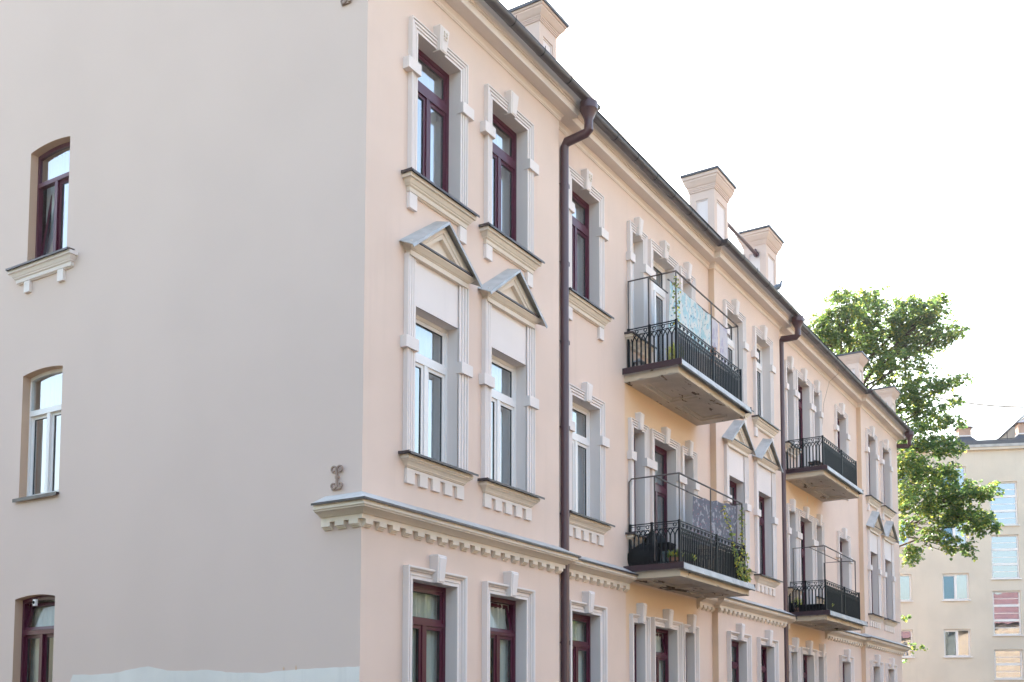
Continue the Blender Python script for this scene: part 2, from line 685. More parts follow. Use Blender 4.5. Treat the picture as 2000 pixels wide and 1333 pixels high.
fine[0] = edge[0]
fine.append(edge[-1])
poly = fine + [(5.80, 0.0), (0.0, 0.0)]
mb.prism(poly, lambda p, q, t: (t, p, q), -0.004, 0.0)
obj('paint_patch', mb, m_patch, HOUSE)

# two small rust runs above the paint patch
for y_, h_ in ((1.30, 0.035), (1.08, 0.05)):
    poly = [(y_ - 0.012, 2.325), (y_ + 0.010, 2.325), (y_ + 0.016, 2.345 + h_ * 0.4), (y_ + 0.006, 2.335 + h_), (y_ - 0.010, 2.335 + h_ * 0.9), (y_ - 0.016, 2.35)]
    obj('rust_run', MB().prism(poly, lambda p, q, t: (t, p, q), -0.006, -0.0045), m_sreveal, HOUSE)

FLUTE = [(0, 0.03), (0.0, 0.05), (0.040, 0.05), (0.048, 0.030), (0.060, 0.030), (0.068, 0.058), (0.100, 0.058),
         (0.108, 0.036), (0.120, 0.036), (0.128, 0.066), (0.160, 0.066), (0.168, 0.044), (0.178, 0.044), (0.184, 0.075), (0.205, 0.075), (0.205, 0.0)]
SILL_P = [(0.00, 0), ]
SASH_CACHE = {}


def frame_mesh(w_, zb, zt, ztr0, ztr1, fw, kind, two=True):
    """outer frame, transom bar and mullion as one mesh"""
    mb = MB()
    h = w_ / 2
    y0, y1 = 0.165, 0.25
    mb.box(-h, -h + fw, y0, y1, zb, zt)
    mb.box(h - fw, h, y0, y1, zb, zt)
    mb.box(-h + fw, h - fw, y0, y1, zt - fw, zt)
    mb.box(-h + fw, h - fw, y0, y1, zb, zb + fw)
    mb.box(-h + fw, h - fw, y0 - 0.012, y1, ztr0, ztr1)
    if two:
        mb.box(-0.037, 0.037, y0 - 0.006, y1, zb + fw, ztr0)
    return mb


def sash_mesh(x0, x1, z0, z1, sw=0.05):
    mb = MB()
    y0, y1 = 0.178, 0.235
    mb.box(x0, x0 + sw, y0, y1, z0, z1)
    mb.box(x1 - sw, x1, y0, y1, z0, z1)
    mb.box(x0 + sw, x1 - sw, y0, y1, z1 - sw, z1)
    mb.box(x0 + sw, x1 - sw, y0, y1, z0, z0 + sw)
    # black glazing gasket
    g = 0.008
    a0, a1, b0, b1 = x0 + sw, x1 - sw, z0 + sw, z1 - sw
    mb.box(a0, a0 + g, 0.190, 0.215, b0, b1, 1)
    mb.box(a1 - g, a1, 0.190, 0.215, b0, b1, 1)
    mb.box(a0 + g, a1 - g, 0.190, 0.215, b1 - g, b1, 1)
    mb.box(a0 + g, a1 - g, 0.190, 0.215, b0, b0 + g, 1)
    return mb


def pane_mesh(x0, x1, z0, z1):
    return MB().box(x0, x1, 0.198, 0.208, z0, z1)


def curtain_mesh(w_, z0, z1, y=0.36):
    mb = MB()
    h = w_ / 2 + 0.05
    n = 48
    row = []
    for i in range(n + 1):
        x = -h + 2 * h * i / n
        row.append((x, y + 0.018 * math.sin(i * 1.35) + 0.01 * math.sin(i * 0.47 + 1)))
    mb.rows([[(x, y, z0) for x, y in row], [(x, y, z1) for x, y in row]])
    return mb


MESH = {}


def cached(key, fn, mats, smooth=False, recalc=True, name='part'):
    if key not in MESH:
        MESH[key] = fn().mesh(name, mats, recalc, smooth)
    return MESH[key]


def tilt_obj(o, z0, ang):
    """lean a sash inwards about its lower edge"""
    o.matrix_local = Matrix.Translation((0, 0.2, z0)) @ Matrix.Rotation(ang, 4, 'X') @ Matrix.Translation((0, -0.2, -z0))


def glazing(win, key, w_, zb, zt, ztr0, ztr1, fw, mat, two=True, tilt=None, curtain=None, lbl=None):
    h = w_ / 2
    parts = [(-h + fw, h - fw, ztr1, zt - fw, 'top')]
    if two:
        parts += [(-h + fw, -0.037, zb + fw, ztr0, 'l'), (0.037, h - fw, zb + fw, ztr0, 'r')]
    else:
        parts += [(-h + fw, h - fw, zb + fw, ztr0, 'l')]
    for x0, x1, z0, z1, k in parts:
        sw = min(0.05, (x1 - x0) * 0.3)
        s_ = link('sash', cached(('sash', key, k, mat.name), lambda: sash_mesh(x0, x1, z0, z1, sw), [mat, m_gasket], name='sash'), win)
        p_ = link('pane', cached(('pane', key, k), lambda: pane_mesh(x0 + sw, x1 - sw, z0 + sw, z1 - sw), m_glassg if key[1] == 1 else m_glass, name='pane'), win)
        if tilt == k:
            for q in (s_, p_):
                tilt_obj(q, z0, -0.22 if k == 'top' else -0.09)
    if curtain:
        link('curtain', cached(('curtain', key, curtain.name), lambda: curtain_mesh(w_, zb, zt, 0.29 if key[1] == 1 else 0.33), curtain, True, name='curtain'), win)


def keystone_mesh(z0, z1, wt, wb, p0, p1, inner=True):
    mb = MB()
    rows = []
    for z, w_, p in ((z0, wb, p0), (z1 - 0.02, wt, p1), (z1, wt - 0.02, p1 - 0.02)):
        rows.append([(-w_ / 2, 0.02, z), (-w_ / 2, -p, z), (w_ / 2, -p, z), (w_ / 2, 0.02, z)])
    mb.rows(rows, 0, True)
    mb.add(rows[0], [(0, 1, 2, 3)])
    mb.add(rows[-1], [(3, 2, 1, 0)])
    if inner:       # raised central field
        zl = z1 - 0.05
        mb.add([(-wb * 0.32, -p0 - 0.012, z0 + 0.02), (wb * 0.32, -p0 - 0.012, z0 + 0.02), (wt * 0.34, -p1 - 0.012, zl), (-wt * 0.34, -p1 - 0.012, zl),
                (-wb * 0.40, -p0 + 0.004, z0 + 0.005), (wb * 0.40, -p0 + 0.004, z0 + 0.005), (wt * 0.42, -p1 + 0.004, zl + 0.02), (-wt * 0.42, -p1 + 0.004, zl + 0.02)],
               [(0, 1, 2, 3), (0, 4, 5, 1), (1, 5, 6, 2), (2, 6, 7, 3), (3, 7, 4, 0)])
    return mb


def sill_mould(w_, zt, dent):
    """moulded apron under a sill; the metal sheet is its own piece"""
    hw = w_ / 2 + 0.115
    mb = MB()
    if dent:
        prof = [(0, zt - 0.03), (0.135, zt - 0.03), (0.135, zt - 0.085), (0.115, zt - 0.09), (0.115, zt - 0.10), (0.085, zt - 0.12), (0.062, zt - 0.15), (0.058, zt - 0.165),
                (0.045, zt - 0.17), (0.045, zt - 0.18), (0.026, zt - 0.185), (0.026, zt - 0.225), (0, zt - 0.225)]
    else:
        prof = [(0, zt - 0.03), (0.155, zt - 0.03), (0.155, zt - 0.085), (0.125, zt - 0.09), (0.12, zt - 0.105), (0.10, zt - 0.14), (0.085, zt - 0.15), (0.085, zt - 0.165),
                (0.06, zt - 0.18), (0.06, zt - 0.19), (0.055, zt - 0.235), (0.03, zt - 0.24), (0.03, zt - 0.25), (0, zt - 0.25)]
    band(mb, prof, hw)
    return mb


def sill_sheet(w_, zt):
    hw = w_ / 2 + 0.30
    mb = MB()
    rows = []
    for dz in (0, -0.008):
        rows.append([(-w_ / 2, 0.16, zt + 0.03 + dz), (w_ / 2, 0.16, zt + 0.03 + dz), (w_ / 2, -0.045, zt + 0.008 + dz), (hw - 0.02, -0.045, zt + 0.008 + dz), (hw, -0.195, zt - 0.010 + dz), (-hw + 0.02, -0.195, zt - 0.010 + dz), (-hw, -0.0, zt + 0.008 + dz), (-w_ / 2, -0.0, zt + 0.010 + dz)])
    n = 8
    mb.add(rows[0] + rows[1], [tuple(range(n)), tuple(range(2 * n - 1, n - 1, -1))] + [(i, (i + 1) % n, n + (i + 1) % n, n + i) for i in range(n)])
    mb.box(-hw + 0.02, hw, -0.198, -0.190, zt - 0.042, zt - 0.012)
    mb.box(-hw, -hw + 0.006, -0.19, 0.0, zt - 0.035, zt + 0.002)
    return mb


def dentil_mesh(wd, h, p, z1):
    return MB().box(-wd / 2, wd / 2, -p, 0.0, z1 - h, z1)


def surround_mesh(w_, zb, zt, fl, kind):
    mb = MB()
    h = w_ / 2
    if fl == 1:
        prof = [(0, -0.26), (0, 0.040), (0.045, 0.040), (0.050, 0.052), (0.062, 0.052), (0.066, 0.022), (0.105, 0.022), (0.112, 0.060), (0.126, 0.062), (0.130, 0.085), (0.145, 0.10), (0.168, 0.10), (0.168, 0.0)]
        if w_ < 0.7:
            prof = [(u * 0.92, p * 0.8 if p > 0 else p) for u, p in prof]
        sweep(mb, prof, h, zt, zb)
    elif kind == 'ped':
        sweep(mb, [(0, -0.26), (0, 0.020)], h, zt, zb)
        mb.box(-h - 0.005, h + 0.005, -0.020, 0.0, zt + 0.0, 8.05)
        for s in (-1, 1):
            for zz0, zz1 in ((zb, 6.74), (6.84, 8.05)):
                poly = [(s * (h + u), -p) for u, p in FLUTE]
                v0 = [(x, y, zz0) for x, y in poly]
                v1 = [(x, y, zz1) for x, y in poly]
                mb.rows([v0, v1])
    else:
        k = 0.75 if w_ < 0.7 else 0.78
        prof = [(0, -0.26)] + [(u * k, p) for u, p in FLUTE]
        sweep(mb, prof, h, zt, zb)
    return mb


def impost_mesh(w_, side, wide=0.25):
    h = w_ / 2
    mb = MB()
    z0, z1 = 0.0, 0.165
    x0, x1 = h - 0.012, h + wide
    mb.box(side * x0, side * x1, -0.104, 0.01, z0, z1)
    return mb


def pediment_mesh(hw):
    """entablature, raking mouldings and sunk field, all plaster"""
    mb = MB()
    band(mb, [(0, 8.03), (0.085, 8.03), (0.085, 8.10), (0.10, 8.105), (0.10, 8.115), (0.115, 8.12), (0.155, 8.16), (0.165, 8.165), (0.165, 8.185), (0, 8.185)], hw - 0.115)
    ap = 8.70
    x0 = hw + 0.02
    z0 = 8.19
    # raking frame: outer triangle minus inner triangle
    inn = 0.27
    slope = (ap - z0) / x0
    iz0 = z0 + 0.06
    ix = (ap - 0.20 - iz0) / slope

    def tri(xh, zb_, zt_, y):
        return [(-xh, y, zb_), (xh, y, zb_), (0, y, zt_)]
    a = tri(x0, z0, ap, -0.135)
    b = tri(ix + 0.12, iz0 - 0.02, ap - 0.105, -0.135)
    b2 = tri(ix + 0.10, iz0 - 0.015, ap - 0.12, -0.115)
    c0 = tri(ix + 0.01, iz0, ap - 0.195, -0.115)
    c1 = tri(ix, iz0 + 0.004, ap - 0.20, -0.045)
    mb.rows([a, b, b2, c0, c1], 0, True)
    mb.add(c1, [(0, 1, 2)])
    mb.rows([tri(x0, z0, ap, 0.0), a], 0, True)
    return mb


def pediment_roof_mesh(hw):
    mb = MB()
    x0 = hw + 0.115
    t = 0.012
    for s in (-1, 1):
        v = []
        for dz in (0, -t):
            v += [(0, 0.0, 8.80 + dz), (0, -0.235, 8.735 + dz), (s * (x0 + 0.01), -0.235, 8.085 + dz), (s * x0, 0.0, 8.195 + dz)]
        mb.add(v, [(0, 1, 2, 3), (7, 6, 5, 4), (0, 4, 5, 1), (1, 5, 6, 2), (2, 6, 7, 3), (3, 7, 4, 0)])
        # turned-down front edge, darker
        v = [(0, -0.237, 8.735), (s * (x0 + 0.01), -0.237, 8.085), (s * (x0 - 0.02), -0.237, 8.050), (0, -0.237, 8.690),
             (0, -0.229, 8.735), (s * (x0 + 0.01), -0.229, 8.085), (s * (x0 - 0.02), -0.229, 8.050), (0, -0.229, 8.690)]
        mb.add(v, [(0, 1, 2, 3), (7, 6, 5, 4), (0, 4, 5, 1), (1, 5, 6, 2), (2, 6, 7, 3), (3, 7, 4, 0)], 1)
    return mb


TRANS = {1: (2.995, 3.05), 2: (6.705, 6.80), 3: (10.665, 10.80)}
WHITE2 = {(1.57, 2), (3.485, 2), (6.285, 2), (9.73, 3), (8.475, 3), (10.955, 3), (13.50, 3), (15.49, 3)}
TILTS = {(3.485, 1): 'top', (9.73, 1): 'top', (15.49, 1): 'top'}
for xc, wd, yw, fl, kd in WIN:
    zb, zt = ZB[fl], ZT[fl]
    door = kd == 'door'
    if door:
        zb = DOOR0[fl]
    white = (xc, fl) in WHITE2
    fm = m_wframe if white else m_purple
    fw = 0.055 if white else 0.07
    narrow = wd < 0.7
    z0t, z1t = TRANS[fl]
    if door and fl == 2:
        z0t, z1t = 6.42, 6.55
    key = (round(wd, 3), fl, kd, white)
    nm = 'balcony_door' if door else 'window'
    win = link(nm, cached(('frame',) + key, lambda: frame_mesh(wd, zb, zt, z0t, z1t, fw if not narrow else 0.055, kd, not narrow), fm, name=nm), HOUSE, (xc, yw, 0))
    if white and not narrow:
        win['label'] = ('white framed balcony door' if door else 'white framed window')
    elif not narrow:
        win['label'] = ('purple framed balcony door' if door else 'purple framed window')
    glazing(win, key, wd, zb, zt, z0t, z1t, fw if not narrow else 0.055, fm, not narrow, TILTS.get((xc, fl)), m_curt if fl == 1 else m_curtd)
    k2 = (round(wd, 3), fl, kd)
    link('surround', cached(('sur',) + k2, lambda: surround_mesh(wd, zb, zt, fl, kd), m_white, name='surround'), win)
    # keystone
    if kd != 'ped':
        ks = {1: (GF1 - 0.005, 3.965, 0.21, 0.16, 0.125, 0.155), 2: (F21 - 0.01, 7.72, 0.215, 0.165, 0.105, 0.125), 3: (F31 - 0.02, 11.66, 0.225, 0.155, 0.105, 0.135)}[fl]
        if narrow:
            ks = ks[:2] + (ks[2] * 0.8, ks[3] * 0.85) + ks[4:]
        link('keystone', cached(('key', fl, narrow), lambda: keystone_mesh(*ks), m_white, name='keystone'), win)
        if fl == 3 and not narrow and xc in (1.57, 6.285, 9.73):
            mo = MB()       # little relief ornament pressed into the stone
            for ox, oz in ((-0.03, 11.56), (0.03, 11.56), (-0.03, 11.51), (0.03, 11.51)):
                mo.box(ox - 0.010, ox + 0.010, -0.158, -0.14, oz - 0.016, oz + 0.016)
            mo.tube([(-0.035, -0.148, 11.47), (-0.02, -0.15, 11.455), (0.02, -0.15, 11.455), (0.035, -0.148, 11.47)], 0.007, 5)
            obj('ornament', mo, m_cream, win)
    # impost blocks
    if fl > 1:
        zi = {2: 6.715, 3: 10.655}[fl]
        for s in (-1, 1):
            wide = 0.275 if not narrow else 0.20
            link('impost', cached(('imp', round(wd, 3), s), lambda: impost_mesh(wd, s, wide), m_white, name='impost'), win, (0, 0, zi))
    # sills
    if fl > 1 and not door:
        link('sill_moulding', cached(('sillm',) + k2, lambda: sill_mould(wd, zb, fl == 2), m_cream, name='sill_moulding'), win)
        link('sill_sheet', cached(('sills',) + k2, lambda: sill_sheet(wd, zb), m_sheet, name='sill_sheet'), win)
        if fl == 3:
            if not narrow:
                me = cached(('brk',), lambda: MB().box(-0.085, 0.085, -0.055, 0, 0, 0.22), m_white, name='sill_bracket')
                for s in (-1, 1):
                    link('sill_bracket', me, win, (s * (wd / 2 + 0.08), 0, zb - 0.468))
        elif not narrow:
            me = cached(('dent2',), lambda: MB().box(-0.09, 0.09, -0.040, 0, 0, 0.19), m_corn, name='dentil')
            for k in range(5):
                link('dentil', me, win, ((k - 2) * 0.296 * wd / 1.055, 0, zb - 0.395))
            mb = MB().box(-0.68 * wd / 1.055, 0.68 * wd / 1.055, -0.041, 0, zb - 0.235, zb - 0.195)
            link('dentil_band', cached(('dband', k2), lambda: mb, m_corn, name='dentil_band'), win)
    if kd == 'ped':
        hw = wd / 2 + 0.205
        link('pediment', cached(('ped', round(wd, 3)), lambda: pediment_mesh(hw), m_cream, name='pediment'), win)
        link('pediment_roof', cached(('pedr', round(wd, 3)), lambda: pediment_roof_mesh(hw), [m_zinc, m_zincd], name='pediment_roof'), win)
        link('pediment_flashing', cached(('pedf', round(wd, 3)), lambda: MB().box(-hw + 0.07, hw - 0.05, -0.185, -0.03, 8.188, 8.212), m_sheet, name='pediment_flashing'), win)


# side windows (turn a window built for the front by -90 degrees)
def side_window(zb, zt, white, fl):
    zs = zt - RISE
    w_ = SW[1] - SW[0] + 0.04
    h = w_ / 2
    fm = m_wframe if white else m_purple
    fw = 0.055 if white else 0.07
    tr = {1: (3.05, 3.12), 2: (6.68, 6.77), 3: (10.595, 10.665)}[fl]

    def az(x):
        return arch_z(max(SW[0], min(SW[1], SYC + x)), zt)
    mb = MB()
    y0, y1 = 0.14, 0.22
    mb.box(-h, -h + fw, y0, y1, zb, zs)
    mb.box(h - fw, h, y0, y1, zb, zs)
    mb.box(-h + fw, h - fw, y0, y1, zb, zb + fw)
    mb.box(-h + fw, h - fw, y0 - 0.012, y1, *tr)
    mb.box(-0.037, 0.037, y0 - 0.006, y1, zb + fw, tr[0])
    n = 14
    bot, top = [], []
    for i in range(n + 1):
        x = -h + 2 * h * i / n
        top.append((x, az(x)))
        bot.append((x, az(x) - fw - (0.02 if abs(x) > h - fw else 0)))
    mb.prism(bot + top[::-1], lambda p, q, t: (p, t, q), y0, y1)
    win = obj('window', mb, fm, HOUSE, (0, SYC, 0))
    win.rotation_euler = (0, 0, -PI / 2)
    win['label'] = 'white framed side window' if white else 'purple framed side window'
    # panes and sashes
    secs = [(-h + fw, -0.037, zb + fw, tr[0], 'l'), (0.037, h - fw, zb + fw, tr[0], 'r')]
    for x0, x1, z0, z1, k in secs:
        s_ = obj('sash', sash_mesh(x0, x1, z0, z1, 0.05), [fm, m_gasket], win)
        p_ = obj('pane', pane_mesh(x0 + 0.05, x1 - 0.05, z0 + 0.05, z1 - 0.05), m_glassg if fl == 1 else m_glass, win)
        if fl == 3 and k == 'l':
            for q in (s_, p_):
                tilt_obj(q, z0, -0.14)
    mbp = MB()
    mbp.prism([(-h + fw, tr[1])] + [(h - fw, tr[1])] + [(x, z) for x, z in bot[::-1] if abs(x) <= h - fw], lambda p, q, t: (p, t, q), 0.165, 0.175)
    p_ = obj('pane', mbp, m_glassg if fl == 1 else m_glass, win)
    if fl == 1:
        mbs = MB()
        a0, a1 = -h + fw, h - fw
        mbs.box(a0, a0 + 0.05, 0.155, 0.21, tr[1], zs - fw + 0.02)
        mbs.box(a1 - 0.05, a1, 0.155, 0.21, tr[1], zs - fw + 0.02)
        mbs.box(a0 + 0.05, a1 - 0.05, 0.155, 0.21, tr[1], tr[1] + 0.05)
        mbs.box(a0 + 0.05, a1 - 0.05, 0.155, 0.21, zs - fw - 0.03, zs - fw + 0.02)
        s_ = obj('sash', mbs, fm, win)
        tilt_obj(s_, tr[1], -0.2)
        tilt_obj(p_, tr[1], -0.2)
    # reveal
    mbr = MB()
    arc = [(-SW[1] + SYC + (SW[1] - SW[0]) * i / NA) for i in range(NA + 1)]
    loop = [(-(SW[1] - SW[0]) / 2, zb)] + [(x, az(x)) for x in arc] + [((SW[1] - SW[0]) / 2, zb)]
    mbr.rows([[(x, 0.0, z) for x, z in loop], [(x, 0.24, z) for x, z in loop]])
    obj('reveal', mbr, m_sreveal, win)
    obj('curtain', curtain_mesh(w_, zb, zt), m_curt if fl == 1 else m_curtd, win, smooth=True)
    if fl == 3:
        obj('sill_moulding', sill_mould(1.10, zb, False), m_white, win)
        obj('sill_sheet', sill_sheet(1.04, zb), m_sheet, win)
        me = MB().box(-0.075, 0.075, -0.05, 0, 0, 0.19).mesh('sill_bracket', m_white)
        for s in (-1, 1):
            link('sill_bracket', me, win, (s * 0.44, 0, zb - 0.47 + 0.04))
    else:
        mbs = MB()
        mbs.box(-0.60, 0.54, -0.055, 0.16, zb - 0.02, zb + 0.012)
        mbs.box(-0.60, 0.54, -0.062, -0.055, zb - 0.045, zb + 0.010)
        obj('sill_sheet', mbs, m_sheet, win)
    return win


sw1 = side_window(SWIN[0][0], SWIN[0][1], False, 1)
sw2 = side_window(SWIN[1][0], SWIN[1][1], True, 2)
sw3 = side_window(SWIN[2][0], SWIN[2][1], False, 3)
mb = MB()
mb.box(-0.05, 0.02, -0.0, 0.04, 3.50, 3.60)
mb.tube([(-0.015, -0.008, 3.575), (-0.03, -0.008, 3.555), (-0.015, -0.008, 3.53), (0.0, -0.008, 3.55), (-0.01, -0.008, 3.57)], 0.008, 5, 1)
o = obj('vent_tag', mb, [m_wframe, m_iron], sw1)

# ------------------------------------------------------------------ cornices, roof, gutter
PLAN = [(0, 0.5), (0, 0), (5.13, 0), (5.13, R), (12.30, R), (12.30, 0), (16.90, 0), (16.90, R), (25.13, R), (25.13, 0), (30.25, 0), (30.25, 6)]
COR = [(0, 12.03), (0.018, 12.032), (0.018, 12.045), (0.030, 12.055), (0.032, 12.085), (0.055, 12.115), (0.062, 12.12), (0.062, 12.142),
       (0.255, 12.142), (0.255, 12.262), (0.272, 12.265), (0.272, 12.29), (0.290, 12.30), (0.305, 12.335), (0.34, 12.37), (0.375, 12.39), (0.385, 12.40), (0.385, 12.425), (0, 12.45)]
mb = MB()
run(mb, PLAN, COR, 0, False)
obj('cornice', mb, m_corn, HOUSE)
# gutter: half-round channel with hooks
GP, GZ, GR = 0.46, 12.375, 0.080
mb = MB()
N = 12
prof = []
for i in range(N + 1):
    a = PI + PI * i / N
    prof.append((GP - GR * math.cos(a), GZ + GR * math.sin(a)))
inner = [(GP - (GR - 0.006) * math.cos(PI + PI * i / N), GZ + (GR - 0.006) * math.sin(PI + PI * i / N)) for i in range(N, -1, -1)]
GPLAN = PLAN[1:-1]
run(mb, GPLAN, prof + [(GP + GR + 0.008, GZ + 0.004), (GP + GR + 0.004, GZ + 0.014)] + [(GP + GR - 0.006, GZ + 0.004)] + inner[1:], 0, False)
gut = obj('gutter', mb, m_gutter, HOUSE, smooth=True)
hook = MB()
rows = []
for dx in (-0.012, 0.012):
    rows.append([(dx, -(0 - (GR + 0.006) * math.cos(PI + PI * i / N)), (GR + 0.006) * math.sin(PI + PI * i / N)) for i in range(N + 1)])
hook.rows(rows)
hook.box(-0.006, 0.006, -GR - 0.012, -GR - 0.006, 0.0, 0.05)
hm = hook.mesh('gutter_hook', m_iron)
for x0, x1, y in ((0.2, 5.5, 0), (5.75, 11.8, R), (11.95, 17.2, 0), (17.4, 24.6, R), (24.75, 30.6, 0)):
    n = int((x1 - x0) / 0.82)
    for i in range(n + 1):
        link('gutter_hook', hm, gut, (x0 + (x1 - x0) * i / max(1, n), y - GP, GZ))
# roof
mb = MB()
rz, ry = 12.44, 7.0
ridge = rz + 2.0
v = [(0.02, -0.40, rz), (30.6, -0.40, rz), (30.6, ry, ridge), (0.02, ry, ridge), (0.02, 14.3, rz), (30.6, 14.3, rz)]
mb.add(v, [(0, 1, 2, 3), (3, 2, 5, 4), (0, 3, 4), (1, 5, 2)])
mb.add([(0.02, -0.40, rz - 0.02), (30.6, -0.40, rz - 0.02), (30.6, 14.3, rz - 0.02), (0.02, 14.3, rz - 0.02)], [(0, 1, 2, 3)])
roof = obj('roof', mb, m_roof, HOUSE)
mb = MB()
mb.tube([(5.55, -0.30, 12.52), (6.9, -0.30, 12.52)], 0.012, 6)
for x in (5.6, 6.2, 6.8):
    mb.box(x - 0.01, x + 0.01, -0.31, -0.28, 12.46, 12.56)
obj('snow_guard', mb, m_iron, roof)


def chimney(x0, x1, y0, y1, zs, zc):
    """plastered shaft with sunk white fields, moulded head and metal cover"""
    mb = MB()
    zb = 12.2
    fx = 0.16 if x1 - x0 > 0.75 else 0.13
    for (ax, ay, bx, by) in ((x0, y0, x1, y0), (x1, y0, x1, y1), (x1, y1, x0, y1), (x0, y1, x0, y0)):
        L = math.hypot(bx - ax, by - ay)
        dx, dy = (bx - ax) / L, (by - ay) / L
        nx, ny = -dy, dx     # inwards

        def P(t, z, d=0.0):
            return (ax + dx * t + nx * d, ay + dy * t + ny * d, z)
        hole = (fx, L - fx, 12.75, zs - 0.20)
        wall_grid(mb, lambda a, z: P(a, z), 0, L, zb, zs + 0.02, [hole])
        h0, h1, k0, k1 = hole
        rows = [[P(h0, k0, d), P(h1, k0, d), P(h1, k1, d), P(h0, k1, d)] for d in (0, 0.02)]
        e = 0.025
        rows.append([P(h0 + e, k0 + e, 0.02), P(h1 - e, k0 + e, 0.02), P(h1 - e, k1 - e, 0.02), P(h0 + e, k1 - e, 0.02)])
        rows.append([P(h0 + e, k0 + e, 0.035), P(h1 - e, k0 + e, 0.035), P(h1 - e, k1 - e, 0.035), P(h0 + e, k1 - e, 0.035)])
        mb.rows(rows[:2], 0, True)
        mb.rows(rows[1:], 1, True)
        mb.add(rows[-1], [(0, 1, 2, 3)], 1)
    ch = obj('chimney', mb, [m_pier, m_white], HOUSE, recalc=False)
    H = zc - zs
    mb = MB()
    rows = []
    for p, k in ((0, 0), (0.018, 0.0), (0.018, 0.08), (0.03, 0.09), (0.03, 0.17), (0.042, 0.18), (0.042, 0.26), (0.055, 0.28), (0.075, 0.36), (0.105, 0.52), (0.115, 0.55), (0.115, 0.66), (0.135, 0.68), (0.135, 0.86), (0, 0.86)):
        z = zs + H * k
        rows.append([(x0 - p, y0 - p, z), (x1 + p, y0 - p, z), (x1 + p, y1 + p, z), (x0 - p, y1 + p, z)])
    mb.rows(rows, 0, True)
    obj('head_moulding', mb, m_pier, ch)
    mb = MB()
    p = 0.165
    zt = zc - 0.055
    rows = [[(x0 - p, y0 - p, zt), (x1 + p, y0 - p, zt), (x1 + p, y1 + p, zt), (x0 - p, y1 + p, zt)],
            [(x0 - p, y0 - p, zt + 0.05), (x1 + p, y0 - p, zt + 0.05), (x1 + p, y1 + p, zt + 0.05), (x0 - p, y1 + p, zt + 0.05)]]
    mb.rows(rows, 0, True)
    mb.add(rows[0], [(3, 2, 1, 0)])
    cx, cy = (x0 + x1) / 2, (y0 + y1) / 2
    mb.add(rows[1] + [(cx, cy, zt + 0.09)], [(0, 1, 4), (1, 2, 4), (2, 3, 4), (3, 0, 4)])
    obj('metal_cover', mb, m_capm, ch)
    return ch


chimney(4.52, 5.10, 0.03, 0.63, 13.51, 13.80)
chimney(12.45, 13.32, 0.03, 0.64, 14.00, 14.43)
chimney(16.02, 16.88, 0.03, 0.64, 14.06, 14.46)
chimney(25.13, 25.75, 0.03, 0.63, 13.55, 13.86)
chimney(29.70, 30.33, 0.03, 0.63, 13.60, 13.93)
mb = MB()
mb.tube([(13.30, 0.28, 13.80), (16.00, 0.28, 13.81)], 0.045, 8)
mb.tube([(15.97, 0.28, 13.81), (16.01, 0.28, 13.81)], 0.075, 8)
mb.box(15.92, 16.0, 0.26, 0.30, 13.81, 13.93)
obj('tie_bar', mb, m_pipe, HOUSE)

# string cornice in runs broken by the lower balconies
SC_PROF = [(0, 4.455), (0.235, 4.435), (0.235, 4.372), (0.215, 4.362), (0.215, 4.350), (0.20, 4.345), (0.175, 4.338), (0.135, 4.318), (0.105, 4.300), (0.10, 4.292),
           (0.075, 4.290), (0.075, 4.228), (0, 4.228)]
SC_FL = [(0, 4.592), (0.262, 4.452), (0.268, 4.432), (0.262, 4.432), (0.256, 4.444), (0, 4.575)]
den = MB()
den.box(-0.075, 0.075, -0.0745, 0, -0.058, 0)
den.box(-0.072, 0.072, -0.050, 0, -0.076, -0.058)
den.box(-0.069, 0.069, -0.028, 0, -0.094, -0.076)
den_me = den.mesh('dentil', m_cream)
RUNS = [[(0, 0.62), (0, 0), (5.13, 0), (5.13, R), (7.95, R)],
        [(11.42, R), (12.30, R), (12.30, 0), (16.90, 0), (16.90, R), (17.62, R)],
        [(21.08, R), (25.13, R), (25.13, 0), (30.25, 0), (30.25, 2)]]
for rn in RUNS:
    mb = MB()
    run(mb, rn, SC_PROF)
    sc_ = obj('string_cornice', mb, m_cream, HOUSE)
    mb = MB()
    run(mb, rn, SC_FL)
    obj('flashing', mb, m_zinc, sc_)
    mb = MB()
    run(mb, rn, [(0.261, 4.456), (0.272, 4.450), (0.272, 4.424), (0.265, 4.424)])
    obj('drip_edge', mb, m_sheet, sc_)
    for (xa, ya), (xb, yb) in zip(rn, rn[1:]):
        L = math.hypot(xb - xa, yb - ya)
        if L < 0.4:
            continue
        n = max(2, round(L / 0.293))
        if xa == xb and xa != 0:
            continue
        for i in range(n + 1):
            t = 0.075 / L + (1 - 0.15 / L) * i / n
            if xa == xb:
                d = link('dentil', den_me, sc_, (xa, ya + (yb - ya) * t, 4.228), -PI / 2)
            else:
                d = link('dentil', den_me, sc_, (xa + (xb - xa) * t, ya, 4.228))


